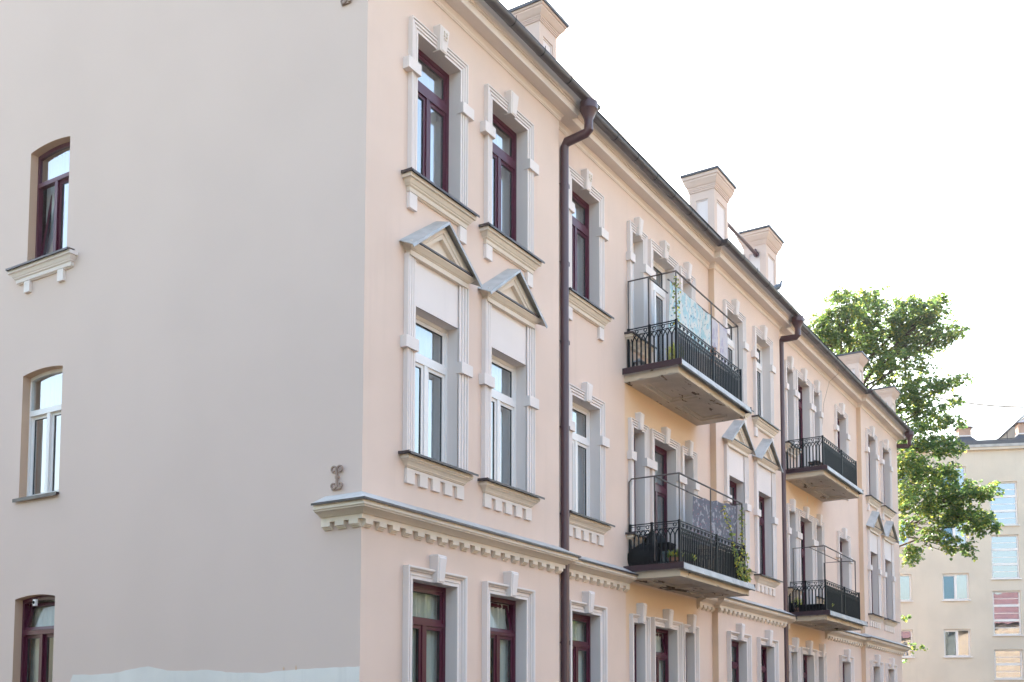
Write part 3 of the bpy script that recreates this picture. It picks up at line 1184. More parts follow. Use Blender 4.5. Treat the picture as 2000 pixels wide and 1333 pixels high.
# downpipes
def downpipe(hx, px, py, zbend, bend_dx=0.0):
    r = 0.074
    yo = -GP + (0.0 if py < 0.06 else 0)
    mb = MB()
    pts = [(hx, yo, 12.02), (hx + 0.0, yo, 11.84), (hx + (px - hx) * 0.12, yo + 0.05, 11.80), (hx + (px - hx) * 0.85, py - 0.05, zbend + 0.04), (px, py, zbend - 0.04), (px, py, 9.0), (px + 0.005, py, 6.0), (px, py, 0.2)]
    mb.tube(pts, r, 14, 0)
    pp = obj('downpipe', mb, m_pipe, HOUSE, smooth=True)
    mb = MB()
    N_ = 16
    rows = []
    for z, rr in ((11.98, r + 0.004), (12.03, r + 0.006), (12.185, 0.150), (12.19, 0.156), (12.32, 0.158)):
        rows.append([(hx + rr * math.cos(2 * PI * i / N_), yo + rr * math.sin(2 * PI * i / N_), z) for i in range(N_)])
    mb.rows(rows, 0, True)
    obj('hopper', mb, m_pipe, pp, smooth=True)
    cl = MB()
    rows = [[((r + 0.006) * math.cos(2 * PI * i / 14), (r + 0.006) * math.sin(2 * PI * i / 14), z) for i in range(14)] for z in (-0.018, 0.018)]
    cl.rows(rows, 0, True)
    cl.box(0.075, 0.10, -0.05, -0.01, -0.035, 0.035)
    cl.tube([(-0.06, 0.0, 0), (-0.14, 0.1, 0)], 0.006, 4)
    cm = cl.mesh('pipe_clip', m_pipe)
    for z in (11.0, 9.6, 8.2, 6.7, 5.2, 3.0):
        link('pipe_clip', cm, pp, (px, py, z))
    return pp


downpipe(5.36, 5.385, 0.035, 11.72)
downpipe(17.02, 17.13, 0.035, 11.80)
downpipe(30.20, 30.36, 0.16, 11.85)


# wall anchors on the side wall
def anchor(y, z):
    mb = MB()
    X = -0.03
    mb.tube([(X, y, z - 0.13), (X, y, z + 0.13)], 0.017, 6)
    for sz in (1, -1):
        for s in (1, -1):
            pts = [(X, y, z + sz * 0.09)]
            for i in range(15):
                a = i / 14 * 1.75 * PI
                rr = 0.050 * (1 - 0.55 * i / 14)
                pts.append((X, y + s * (0.055 - rr * math.cos(a) * 1.0), z + sz * (0.105 + rr * math.sin(a))))
            mb.tube(pts, 0.0145, 5)
    mb.box(X - 0.012, 0.0, y - 0.022, y + 0.022, z - 0.02, z + 0.02)
    mb.box(-0.03, 0.0, y - 0.06, y + 0.09, z - 0.160, z - 0.150)
    obj('wall_anchor', mb, m_rust, HOUSE)


anchor(0.40, 4.815)
anchor(0.345, 11.42)


# ------------------------------------------------------------------ balconies
def ring_pts(cx, cz, r, n=8):
    return [(cx + r * math.cos(2 * PI * i / n), 0, cz + r * math.sin(2 * PI * i / n)) for i in range(n + 1)]


PITCH_B = 0.0905
POSTM = MB().box(-0.022, 0.022, -0.022, 0.022, -0.03, 0.82).mesh('railing_post', m_iron)


def baluster_mesh(ring):
    mb = MB()
    mb.tube([(0, 0, 0.045), (0, 0, 0.53)], 0.0175, 4, cap=False)
    for s in (-1, 1):
        mb.tube([(0, 0, 0.52), (s * 0.018, 0, 0.585), (s * 0.05, 0, 0.635), (s * PITCH_B, 0, 0.68)], 0.012, 4, cap=False)
    if ring:
        mb.tube(ring_pts(0, 0.735, 0.032), 0.010, 4, cap=False)
        mb.tube(ring_pts(0, 0.022, 0.024), 0.009, 4, cap=False)
    return mb


BALM = [baluster_mesh(True).mesh('baluster', m_iron), baluster_mesh(False).mesh('baluster', m_iron)]


def balcony(xl, xr, yf, zt, rx0, rx1, ry, frame=None):
    """slab with peeling soffit, metal edging, iron railing; zt = top of the edging"""
    mb = MB()
    zs = zt - 0.235
    x0, x1, y0 = xl + 0.10, xr - 0.09, yf + 0.11
    ze = zt - 0.11
    nseg = 40
    # slab edge, its lower arris ragged
    mb.add([(x0, R, ze), (x1, R, ze), (x1, y0, ze), (x0, y0, ze)], [(0, 1, 2, 3)], 0)
    for (ax, ay, bx, by) in ((x0, R, x0, y0), (x0, y0, x1, y0), (x1, y0, x1, R)):
        n = max(6, int(math.hypot(bx - ax, by - ay) / 0.06))
        top, bot, bot2 = [], [], []
        chip = 0.0
        for i in range(n + 1):
            t = i / n
            x, y = ax + (bx - ax) * t, ay + (by - ay) * t
            chip = chip * 0.55 if random.random() > 0.09 else random.uniform(0.015, 0.04)
            k = chip if 0 < i < n else 0
            ix = x + (0.03 if ax == bx and ax == x0 else (-0.03 if ax == bx else 0))
            iy = y + (0.03 if ay == by else 0)
            top.append((x, y, ze))
            bot.append((x, y, zs + k))
            bot2.append((x0 + 0.03 if ax == bx == x0 else (x1 - 0.03 if ax == bx else min(max(x, x0 + 0.03), x1 - 0.03)), max(y, y0 + 0.03) if ax == bx else y0 + 0.03, zs))
        mb.rows([top, bot], 0)
        mb.rows([bot, bot2], 1)
    # soffit with two sunk fields
    fl = [(x0 + 0.30, x0 + (x1 - x0) * 0.46, y0 + 0.28, R - 0.22), (x0 + (x1 - x0) * 0.54, x1 - 0.30, y0 + 0.28, R - 0.22)]
    wall_grid(mb, lambda a, b: (a, b, zs), x0 + 0.03, x1 - 0.03, y0 + 0.03, R, [(f[0], f[1], f[2], f[3]) for f in fl], 1)
    for a0, a1, b0, b1 in fl:
        r0 = [(a0, b0, zs), (a1, b0, zs), (a1, b1, zs), (a0, b1, zs)]
        r1 = [(x, y, zs + 0.03) for x, y, z in r0]
        c = 0.09
        r3 = [(a0 + c, b0 + c, zs + 0.03), (a1 - c, b0 + c, zs + 0.03), (a1 - c, b1 - c, zs + 0.03), (a0 + c, b1 - c, zs + 0.03)]
        r4 = [(x, y, zs + 0.06) for x, y, z in r3]
        mb.rows([r0, r1, r3, r4], 1, True)
        mb.add(r4, [(0, 1, 2, 3)], 1)
    bal = obj('balcony', mb, [m_slabedge, m_conc], HOUSE, recalc=False)
    # floor and metal edging
    mb = MB()
    mb.box(x0, x1, y0, R, ze, zt - 0.03)
    obj('floor_slab', mb, m_conc, bal)
    mb = MB()
    mb.box(xl, xl + 0.02, yf, R - 0.003, zt - 0.105, zt + 0.012)
    obj('side_edging', mb, m_skirt, bal)
    mb = MB()
    mb.box(xr - 0.02, xr, yf, R - 0.003, zt - 0.105, zt + 0.012)
    obj('side_edging', mb, m_skirt, bal)
    cuts = [xl, xl + (xr - xl) * 0.26, xl + (xr - xl) * 0.66, xl + (xr - xl) * 0.90, xr]
    for i in range(4):
        a, b = cuts[i] + 0.003, cuts[i + 1] - 0.003
        poly = [(yf + 0.10, zt + 0.015), (yf + 0.02, zt + 0.004), (yf - 0.012, zt - 0.115), (yf - 0.004, zt - 0.117), (yf + 0.03, zt - 0.006), (yf + 0.10, zt)]
        obj('front_edging', MB().prism(poly, lambda p, q, t: (t, p, q), a, b), m_zincb, bal)
    obj('drip_strip', MB().box(xl + 0.021, xr - 0.021, yf + 0.0, yf + 0.006, zt - 0.135, zt - 0.10), m_sheet, bal)
    # railing
    zb = zt + 0.02
    H = 0.80
    for (ax, ay, bx, by) in ((rx0, R - 0.04, rx0, ry), (rx0, ry, rx1, ry), (rx1, ry, rx1, R - 0.04)):
        L = math.hypot(bx - ax, by - ay)
        n = max(2, round(L / PITCH_B))
        rot = math.atan2(by - ay, bx - ax)
        for i in range(1, n):
            t = i / n
            link('baluster', BALM[i % 2], bal, (ax + (bx - ax) * t, ay + (by - ay) * t, zb), rot)
        for z, hh in ((H, 0.016), (H - 0.038, 0.010), (H - 0.125, 0.010), (0.045, 0.012)):
            obj('rail', MB().tube([(ax, ay, zb + z), (bx, by, zb + z)], hh * 0.8, 4), m_iron, bal)
    for x, y in ((rx0, ry), (rx1, ry), (rx0, R - 0.05), (rx1, R - 0.05), ((rx0 * 0.46 + rx1 * 0.54), ry), (rx0, (R + ry) / 2 + 0.03)):
        link('railing_post', POSTM, bal, (x, y, zb))
    if frame:
        mb = MB()
        for pl in frame:
            mb.tube(pl, 0.0125, 6)
        obj('drying_frame', mb, m_rod, bal)
    return bal


zf = 10.205
b1 = balcony(7.83, 11.60, -1.09, 8.43, 8.02, 11.46, -0.905, [
    [(8.02, R - 0.05, 9.2), (8.02, R - 0.05, zf + 0.01), (8.02, -0.905, zf), (11.33, -0.905, zf - 0.03), (11.33, -0.64, zf - 0.02)],
    [(8.02, -0.905, 8.5), (8.02, -0.905, zf)], [(11.33, -0.905, 8.5), (11.33, -0.905, zf - 0.03)], [(9.80, -0.905, 9.2), (9.80, -0.905, zf)],
    [(8.02, -0.34, 8.5), (8.02, -0.34, zf), (8.92, -0.34, zf)], [(8.25, -0.64, zf - 0.02), (11.33, -0.64, zf - 0.02)]])
zf = 6.32
b2 = balcony(7.83, 11.68, -1.09, 4.60, 8.04, 11.47, -0.925, [
    [(8.04, R - 0.03, 4.7), (8.04, R - 0.03, zf - 0.06), (8.04, R - 0.08, zf), (8.04, -0.925, zf), (11.37, -0.925, zf), (11.37, -0.925, 4.7)],
    [(8.04, -0.925, 4.7), (8.04, -0.925, zf)], [(9.60, -0.925, 4.7), (9.60, -0.925, zf)],
    [(8.04, -0.42, 4.7), (8.04, -0.42, zf), (11.37, -0.42, zf), (11.37, -0.925, zf)]])
b3 = balcony(17.54, 21.20, -1.02, 8.42, 17.70, 21.02, -0.865)
b4 = balcony(17.54, 21.36, -1.02, 4.595, 17.72, 21.08, -0.86, [
    [(17.72, -0.02, 4.7), (17.72, -0.02, zf), (17.72, -0.86, zf), (20.72, -0.86, zf - 0.02), (20.72, -0.86, 4.7)],
    [(17.72, -0.86, 4.7), (17.72, -0.86, zf)], [(17.72, -0.44, zf), (20.72, -0.44, zf)], [(20.72, -0.86, zf - 0.02), (20.72, -0.44, zf), (20.72, 0.02, zf), (20.72, 0.02, 4.7)],
    [(19.25, -0.86, 4.7), (19.25, -0.86, zf)], [(20.72, -0.44, zf), (20.72, -0.44, 4.7)]])


# ------------------------------------------------------------------ washing
WASH = {'bed_sheet': 'bed sheets drying on the balconies', 'towel': 'towels drying on the upper balcony'}


def hanging(name, x0, x1, y, zt, drop, mat, amp=0.03, seed=0, label='', cat='', sag=0.03, nx=40, nz=14, swing=0.0, y1=None):
    rnd = random.Random(seed)
    ph = [rnd.uniform(0, 6.28) for _ in range(6)]
    front, back = [], []
    for j in range(nz + 1):
        f, b = [], []
        t = j / nz
        for i in range(nx + 1):
            s = i / nx
            x = x0 + (x1 - x0) * s + 0.02 * math.sin(5 * t + ph[0]) * t
            zt_ = zt - sag * abs(math.sin(s * PI * 4)) * 0.5
            d = drop(s) if callable(drop) else drop
            z = zt_ - d * t
            yy = y + ((y1 - y) * s if y1 is not None else 0) + amp * (0.25 + t) * (math.sin(s * 19 + ph[1]) * 0.6 + math.sin(s * 33 + ph[2] + t) * 0.3 + math.sin(s * 7 + ph[3])) + swing * t
            f.append((x, yy - 0.003, z))
            b.append((x, yy + 0.003, z))
        front.append(f)
        back.append(b)
    mb = MB()
    mb.rows(front)
    mb.rows(back)
    mb.rows([front[0], back[0]])
    mb.rows([front[-1], back[-1]])
    mb.rows([[r[0] for r in front], [r[0] for r in back]])
    mb.rows([[r[-1] for r in front], [r[-1] for r in back]])
    o = obj(name, mb, mat, None, smooth=True)
    tag(o, label, cat, WASH.get(name))
    return o


hanging('bed_sheet', 8.30, 10.42, -0.66, 10.17, lambda s: 0.98 - 0.1 * math.sin(s * 9), m_sheet_blue, 0.055, 1,
        'pale turquoise printed bed sheet drying above the upper nearer balcony', 'bed sheet')
hanging('towel', 10.46, 10.86, -0.64, 10.16, 0.60, m_towel, 0.02, 2, 'pale lilac towel pegged right beside the turquoise sheet', 'towel', nx=16)
hanging('towel', 10.88, 11.30, -0.66, 10.15, 0.88, m_towel, 0.02, 3, 'longer white towel at the far right end of the upper washing line', 'towel', nx=16)
hanging('cloth', 10.50, 10.80, -0.60, 9.62, 0.42, m_orange_cloth, 0.02, 5, 'small orange brown cloth hanging below the lilac towel', 'cloth', nx=10, nz=6)
hanging('bed_sheet', 9.95, 12.0 - 0.65, -0.42, 6.29, lambda s: 0.92 + 0.05 * math.sin(s * 5), m_sheet_dark, 0.03, 4,
        'dark blue flowered bed sheet drying over the lower nearer balcony', 'bed sheet', y1=-0.84, sag=0.06)


# ------------------------------------------------------------------ plants
def leaf_geo(mb, p, d, nrm, L, W, fold=0.25):
    d = d.normalized()
    s = d.cross(nrm)
    if s.length < 1e-3:
        s = d.orthogonal()
    s.normalize()
    n = s.cross(d)
    tip = p + d * L
    m1 = p + d * (L * 0.38)
    a = m1 + s * (W / 2) + n * (W * fold)
    b = m1 - s * (W / 2) + n * (W * fold)
    a2 = p + d * (L * 0.75) + s * (W * 0.30) + n * (W * fold * 0.4)
    b2 = p + d * (L * 0.75) - s * (W * 0.30) + n * (W * fold * 0.4)
    mb.add([p, a, a2, tip, b2, b], [(0, 1, 2, 3), (0, 3, 4, 5)])


def rv(r=1.0):
    while True:
        v_ = Vector((random.uniform(-1, 1), random.uniform(-1, 1), random.uniform(-1, 1)))
        if 0.05 < v_.length < 1:
            return v_ * r


def vine(name, label, strands, seed, mat, L=0.06, per=46):
    random.seed(seed)
    root = thing(name, label, 'plant', strands[0][0], 'climbing plants on the railings')
    o0 = Vector(strands[0][0])
    ms, ml = MB(), MB()
    for pts in strands:
        pts = [Vector(p) - o0 for p in pts]
        ms.tube(pts, 0.006, 4)
        for i in range(len(pts) - 1):
            for k in range(per):
                p = pts[i].lerp(pts[i + 1], random.random()) + rv(0.07)
                d = rv() + Vector((0, 0, -0.5))
                s = random.uniform(0.6, 1.4)
                leaf_geo(ml, p, d, rv() + Vector((0, -0.6, 0.6)), L * s, L * 0.8 * s)
    obj('stem', ms, m_bark, root)
    o = obj('foliage', ml, mat, root, recalc=False)
    return root


vine('climbing_plant', 'straggly climbing plant at the right end of the lower nearer balcony', [
    [(11.30, -0.93, 4.66), (11.25, -0.95, 5.2), (11.32, -0.93, 5.7), (11.36, -0.92, 6.3)],
    [(11.05, -0.93, 4.66), (10.85, -0.95, 5.1), (10.75, -0.92, 5.6), (10.80, -0.70, 6.2)],
    [(11.20, -0.98, 4.66), (10.95, -1.0, 5.0), (10.62, -0.97, 5.35)],
    [(11.42, -0.95, 4.66), (11.50, -1.0, 4.9), (11.40, -0.98, 5.3)],
    [(11.45, -0.98, 4.68), (11.55, -0.98, 4.78)]], 3, m_vine, 0.058, 42)
vine('climbing_plant', 'thin creeper with violet flowers wound on the corner post of the upper washing frame', [
    [(8.10, -0.88, 9.2), (8.06, -0.90, 9.6), (8.04, -0.9, 9.95), (8.06, -0.88, 10.1)]], 5, m_vine, 0.05, 26)


def tuft(name, label, loc, r, h, seed, mat, pot=True, n=120, L=0.09):
    random.seed(seed)
    root = thing(name, label, 'plant', loc, 'potted plants on the balconies')
    if pot:
        mb = MB()
        rows = []
        for z, rr in ((0, 0.08), (0.01, 0.085), (0.15, 0.11), (0.17, 0.12), (0.17, 0.10), (0.14, 0.095)):
            rows.append([(rr * math.cos(2 * PI * i / 12), rr * math.sin(2 * PI * i / 12), z) for i in range(12)])
        mb.rows(rows, 0, True)
        mb.add(rows[0], [tuple(range(12))])
        mb.add(rows[-1], [tuple(range(12))])
        obj('pot', mb, m_pot, root)
    base = 0.14 if pot else 0.0
    mb = MB()
    for k in range(n):
        v_ = rv()
        p = Vector((v_.x * r, v_.y * r, base + (v_.z * 0.5 + 0.5) * h))
        leaf_geo(mb, p, Vector((v_.x, v_.y, 0.6 + random.random())), rv(), L * random.uniform(0.7, 1.3), L * 0.35)
    ms = MB()
    for k in range(7):
        a = k * 0.9
        ms.tube([(0, 0, base - 0.03 if pot else 0), (math.cos(a) * r * 0.5, math.sin(a) * r * 0.5, base + h * 0.8)], 0.004, 4)
    obj('stem', ms, m_bark, root)
    obj('foliage', mb, mat, root, recalc=False)


tuft('potted_plant', 'pale yellow green potted shrub behind the corner of the upper nearer railing', (8.42, -0.72, 8.40), 0.15, 0.36, 11, m_pale, n=200)
tuft('potted_plant', 'low green herb pot at the front corner of the lower nearer balcony', (8.14, -0.78, 4.57), 0.14, 0.12, 12, m_vine, n=110)
tuft('potted_plant', 'low grey green herb pot a little right of the front corner below the drying frame', (8.70, -0.80, 4.57), 0.16, 0.12, 13, m_vine, n=110)
tuft('potted_plant', 'small leafy plant by the wall at the left end of the lower farther balcony', (17.88, -0.05, 4.57), 0.13, 0.26, 14, m_pale, n=120)
tuft('potted_plant', 'tiny green plant at the foot of the lower farther front railing', (18.30, -0.74, 4.57), 0.14, 0.14, 15, m_vine, n=100)


# ------------------------------------------------------------------ clutter on the balconies
def lump(name, label, cat, loc, rad, mat, seed, squash=(1, 1, 1)):
    random.seed(seed)
    ph = [random.uniform(0, 6) for _ in range(4)]
    mb = MB()
    rows = []
    nv, nu = 10, 18
    for j in range(nv + 1):
        th = PI * j / nv
        row = []
        for i in range(nu):
            a = 2 * PI * i / nu
            k = 1 + 0.10 * math.sin(3 * a + ph[0]) * math.sin(th) + 0.07 * math.sin(5 * a + ph[1] + 2 * th) + 0.06 * math.sin(4 * th + ph[2])
            z = math.cos(th)
            z = max(z, -0.75)
            row.append((rad * k * math.sin(th) * math.cos(a) * squash[0], rad * k * math.sin(th) * math.sin(a) * squash[1], (z + 0.75) * rad * squash[2] * (1 + 0.05 * math.sin(4 * a + ph[3]))))
        rows.append(row)
    mb.rows(rows, 0, True)
    o = obj(name, mb, mat, None, loc, smooth=True)
    tag(o, label, cat, 'black bags on the balconies' if name == 'rubbish_bag' else None)
    return o


lump('rubbish_bag', 'bulging black bag low against the wall on the lower nearer balcony', 'bag', (8.24, -0.12, 4.57), 0.30, m_black, 21, (0.9, 1.25, 0.95))
lump('rubbish_bag', 'upper rounded black bundle standing behind the dark case', 'bag', (8.70, -0.06, 4.76), 0.29, m_black, 22, (0.9, 1.1, 1.15))
cs = thing('case', 'flat black case with a lid lying over the crate on the lower nearer balcony', 'case', (8.36, -0.36, 4.90))
mb = MB()
mb.box(-0.16, 0.16, -0.28, 0.28, 0, 0.13)
obj('body', mb, m_black, cs)
mb = MB()
mb.box(-0.165, 0.165, -0.285, 0.285, 0.13, 0.165)
mb.box(-0.05, 0.05, -0.30, -0.285, 0.06, 0.12)
obj('lid', mb, m_black, cs)
cr = thing('crate', 'grey slatted plastic crate on the lower nearer balcony floor', 'crate', (8.36, -0.46, 4.57))
mb = MB()
mb.box(-0.2, 0.2, -0.28, 0.28, 0, 0.02)
for s in (-1, 1):
    mb.box(s * 0.2 - 0.01, s * 0.2 + 0.01, -0.28, 0.28, 0.27, 0.32)
    mb.box(-0.19, 0.19, s * 0.27 - 0.01, s * 0.27 + 0.01, 0.27, 0.32)
obj('frame', mb, m_crate, cr)
sl1 = MB().box(-0.008, 0.008, -0.02, 0.02, 0.02, 0.27).mesh('slat', m_crate)
sl2 = MB().box(-0.02, 0.02, -0.008, 0.008, 0.02, 0.27).mesh('slat', m_crate)
for s in (-1, 1):
    for k in range(8):
        link('slat', sl1, cr, (s * 0.2, -0.25 + k * 0.0714, 0))
    for k in range(6):
        link('slat', sl2, cr, (-0.17 + k * 0.068, s * 0.27, 0))
lump('cloth_heap', 'pale folded cloths heaped in the grey crate', 'cloth', (8.36, -0.46, 4.60), 0.20, m_towel, 23, (0.8, 1.1, 0.95))
ln = thing('lantern', 'small glass lantern with a pitched lid on the upper nearer balcony', 'lantern', (8.20, -0.05, 8.40))
mb = MB()
mb.box(-0.09, 0.09, -0.09, 0.09, 0, 0.03)
for sx in (-1, 1):
    for sy in (-1, 1):
        mb.box(sx * 0.08 - 0.01, sx * 0.08 + 0.01, sy * 0.08 - 0.01, sy * 0.08 + 0.01, 0.03, 0.22)
obj('frame', mb, m_iron, ln)
mb = MB()
mb.add([(-0.12, -0.12, 0.22), (0.12, -0.12, 0.22), (0.12, 0.12, 0.22), (-0.12, 0.12, 0.22), (0, 0, 0.32)], [(0, 1, 4), (1, 2, 4), (2, 3, 4), (3, 0, 4), (3, 2, 1, 0)])
obj('lid', mb, m_zincd, ln)
mb = MB()
mb.box(-0.07, 0.07, -0.07, 0.07, 0.03, 0.21)
obj('glass', mb, m_glass, ln)
# planter boxes, lower farther balcony
pl = thing('planter', 'long dark planter box on the lower farther balcony', 'planter', (17.98, -0.40, 4.57))
mb = MB()
rows = []
for z, e in ((0, 0), (0.20, 0.03), (0.24, 0.04), (0.24, 0.015), (0.19, 0.0)):
    rows.append([(-0.15 - e, -0.30 - e, z), (0.15 + e, -0.30 - e, z), (0.15 + e, 0.30 + e, z), (-0.15 - e, 0.30 + e, z)])
mb.rows(rows, 0, True)
mb.add(rows[0], [(0, 1, 2, 3)])
mb.add(rows[-1], [(3, 2, 1, 0)])
obj('box', mb, m_black, pl)
mb = MB()
mb.box(-0.13, 0.13, -0.28, 0.28, 0.15, 0.195)
obj('soil', mb, m_bark, pl)
tag(lump('rubbish_bag', 'small black bag behind the long dark planter', 'bag', (17.95, 0.0, 4.57), 0.17, m_black, 31, (1, 1, 1.3)), None, None)
st = thing('stool', 'low dark stool behind the corner of the upper farther railing', 'stool', (17.95, -0.58, 8.39))
mb = MB()
mb.box(-0.15, 0.15, -0.15, 0.15, 0.20, 0.235)
obj('seat', mb, m_wood, st)
lg = MB().box(-0.015, 0.015, -0.015, 0.015, 0, 0.20).mesh('leg', m_wood)
for sx in (-1, 1):
    for sy in (-1, 1):
        link('leg', lg, st, (sx * 0.12, sy * 0.12, 0))
# hanging cable end on the wall of the farther bay
mb = MB()
mb.tube([(21.62, -0.27, 12.25), (21.60, -0.27, 12.13), (21.55, 0.0, 11.9), (21.35, R - 0.012, 11.2), (21.15, R - 0.012, 10.4), (21.02, R - 0.012, 9.95)], 0.0035, 4)
obj('loose_wire', mb, m_rod, HOUSE)

# pigeon on the gutter
pg = MB()
spine = [(-0.20, 0.055, 0.012, 0.030), (-0.14, 0.065, 0.020, 0.036), (-0.09, 0.085, 0.038, 0.046), (-0.03, 0.105, 0.062, 0.060), (0.04, 0.125, 0.068, 0.064), (0.095, 0.155, 0.052, 0.050),
         (0.120, 0.195, 0.033, 0.033), (0.130, 0.225, 0.030, 0.030), (0.150, 0.240, 0.027, 0.025), (0.170, 0.236, 0.012, 0.012), (0.192, 0.230, 0.003, 0.003)]
rows = []
for x, z, ry_, rz_ in spine:
    rows.append([(x, ry_ * math.cos(2 * PI * i / 10), z + rz_ * math.sin(2 * PI * i / 10)) for i in range(10)])
pg.rows(rows, 0, True)
pg.add(rows[0], [tuple(range(10))])
pig = thing('pigeon', 'small grey pigeon perched on the roof edge right of the third chimney', 'bird', (15.40, -0.47, 12.42))
obj('body', pg, simple('pigeon_grey', (0.13, 0.16, 0.20), 0.7, 20, 0.4), pig, smooth=True)
lg = MB()
lg.tube([(0, 0, 0.07), (0, 0, 0.0)], 0.006, 5)
lg.tube([(0, 0, 0.004), (0.035, 0, 0.003)], 0.005, 4)
lgm = lg.mesh('leg', m_pot)
for s in (-1, 1):
    link('leg', lgm, pig, (0.02, s * 0.025, 0))
pig.rotation_euler = (0, -0.15, math.radians(-25))
pig.scale = (1.25, 1.25, 1.25)

# ------------------------------------------------------------------ far apartment block
FB = thing('apartment_block', 'pale cream apartment block with stacked stair windows behind the tree', 'building', (47.5775, 0.7399, 0))
FB.rotation_euler = (0, 0, math.atan2(-0.92479, 0.38090))
FS0, FS1, FZ = -14.0, 16.0, 15.55
fw_list = []
for z0, z1, n in ((11.68, 13.89, 3), (8.98, 11.19, 3), (6.15, 8.37, 3), (3.96, 5.42, 2), (0.9, 3.0, 3)):
    fw_list.append((1.38, 2.70, z0, z1, 'stair', n))
for z0, z1 in ((13.40, 14.75), (10.72, 12.05), (7.94, 9.29), (5.09, 6.47), (2.2, 3.55)):
    for s0 in (-0.98, -3.74, -6.5):
        fw_list.append((s0, s0 + 1.26, z0, z1, 'flat', 0))
    fw_list.append((4.6, 5.86, z0, z1, 'flat', 0))
    fw_list.append((7.4, 8.66, z0, z1, 'flat', 0))
mb = MB()
wall_grid(mb, lambda a, z: (a, 0, z), FS0, FS1, 0, FZ, [(a, b, c, d) for a, b, c, d, k, n in fw_list])
mb.add([(FS0, 0, 0), (FS0, 11, 0), (FS0, 11, FZ), (FS0, 0, FZ)], [(0, 1, 2, 3)])
mb.add([(FS1, 0, 0), (FS1, 11, 0), (FS1, 11, FZ), (FS1, 0, FZ)], [(0, 1, 2, 3)])
mb.add([(FS0, 11, 0), (FS1, 11, 0), (FS1, 11, FZ), (FS0, 11, FZ)], [(0, 1, 2, 3)])
for a, b, c, d, k, n in fw_list:      # reveals
    r0 = [(a, 0, c), (b, 0, c), (b, 0, d), (a, 0, d)]
    mb.rows([r0, [(x, 0.2, z) for x, y, z in r0]], 0, True)
obj('wall', mb, m_farwall, FB, recalc=False)
m_skyback = simple('sky_blue_backing', (0.10, 0.17, 0.30), 0.8, 3, 0.2)  # blue sheet behind the far panes, coloured to imitate reflected sky
m_room = simple('dark_room', (0.05, 0.06, 0.075), 0.9, 1, 0.3)
for a, b, c, d, k, n in fw_list:
    mb = MB()
    f = 0.075
    y0, y1 = 0.10, 0.18
    mb.box(a, a + f, y0, y1, c, d)
    mb.box(b - f, b, y0, y1, c, d)
    mb.box(a + f, b - f, y0, y1, d - f, d)
    mb.box(a + f, b - f, y0, y1, c, c + f)
    panes = []
    if k == 'stair':
        h = (d - c) / n
        for i in range(1, n):
            mb.box(a + f, b - f, y0, y1, c + h * i - 0.06, c + h * i + 0.06)
        for i in range(n):
            zz0 = c + h * i + (f if i == 0 else 0.06)
            zz1 = c + h * (i + 1) - (f if i == n - 1 else 0.06)
            zm = zz0 + (zz1 - zz0) * 0.48
            mb.box(a + f, b - f, y0 + 0.03, y1 - 0.02, zm - 0.018, zm + 0.018)
            panes += [(a + f, b - f, zz0, zm - 0.018), (a + f, b - f, zm + 0.018, zz1)]
    else:
        xm = a + (b - a) * 0.50
        mb.box(xm - 0.06, xm + 0.06, y0 - 0.01, y1, c + f, d - f)
        mb.box(a + f, xm - 0.06, y0 + 0.01, y1, d - f - 0.05, d - f)
        panes += [(a + f, xm - 0.06, c + f, d - f - 0.05), (xm + 0.06, b - f, c + f, d - f)]
    wn_ = obj('window', mb, m_wframe, FB)
    for i, (p0, p1, q0, q1) in enumerate(panes):
        obj('pane', MB().box(p0, p1, 0.135, 0.145, q0, q1), m_fglass_sky if k == 'flat' and i == 0 else m_fglass, wn_)
    obj('sill', MB().box(a - 0.06, b + 0.06, -0.07, 0.1, c - 0.05, c), m_wframe, wn_)
    obj('sky_backing', MB().box(a, b, 0.30, 0.32, c, d), m_skyback if k == 'stair' or panes else m_room, wn_)
mb = MB()
mb.box(FS0 - 0.2, FS1 + 0.2, -0.16, 0.2, FZ - 0.02, FZ + 0.10, 1)
mb.box(FS0 - 0.2, FS1 + 0.2, -0.20, 0.2, FZ + 0.10, FZ + 0.24, 0)
mb.box(FS0 - 0.2, FS1 + 0.2, -0.15, 11.2, FZ + 0.24, FZ + 0.47, 2)
rf = obj('roof', mb, [m_zinc, m_farwall, m_capm], FB)


def far_stack(s0, s1, y0, y1, zt):
    mb = MB()
    zb = FZ + 0.45
    e = 0.28
    rows = [[(s0 - e * 1.3, y0 - 0.1, zb), (s1 + e * 1.3, y0 - 0.1, zb), (s1 + e * 1.3, y1, zb), (s0 - e * 1.3, y1, zb)],
            [(s0 - 0.02, y0, zb + 0.32), (s1 + 0.02, y0, zb + 0.32), (s1 + 0.02, y1, zb + 0.32), (s0 - 0.02, y1, zb + 0.32)]]
    mb.rows(rows, 1, True)
    mb.box(s0, s1, y0 + 0.02, y1, zb + 0.30, zt, 0)
    mb.box(s0 - 0.03, s1 + 0.03, y0 - 0.02, y1, zb + 0.34, zb + 0.40, 2)
    g = 0.12
    v = [(s0 - g, y0 - g, zt), (s1 + g, y0 - g, zt), (s1 + g, y1 + g, zt), (s0 - g, y1 + g, zt), ((s0 + s1) / 2, (y0 + y1) / 2, zt + 0.27)]
    mb.add(v, [(0, 1, 4), (1, 2, 4), (2, 3, 4), (3, 0, 4), (3, 2, 1, 0)], 1)
    obj('chimney', mb, [simple('brick_stack', (0.50, 0.34, 0.27)), m_capm, m_wframe], rf)


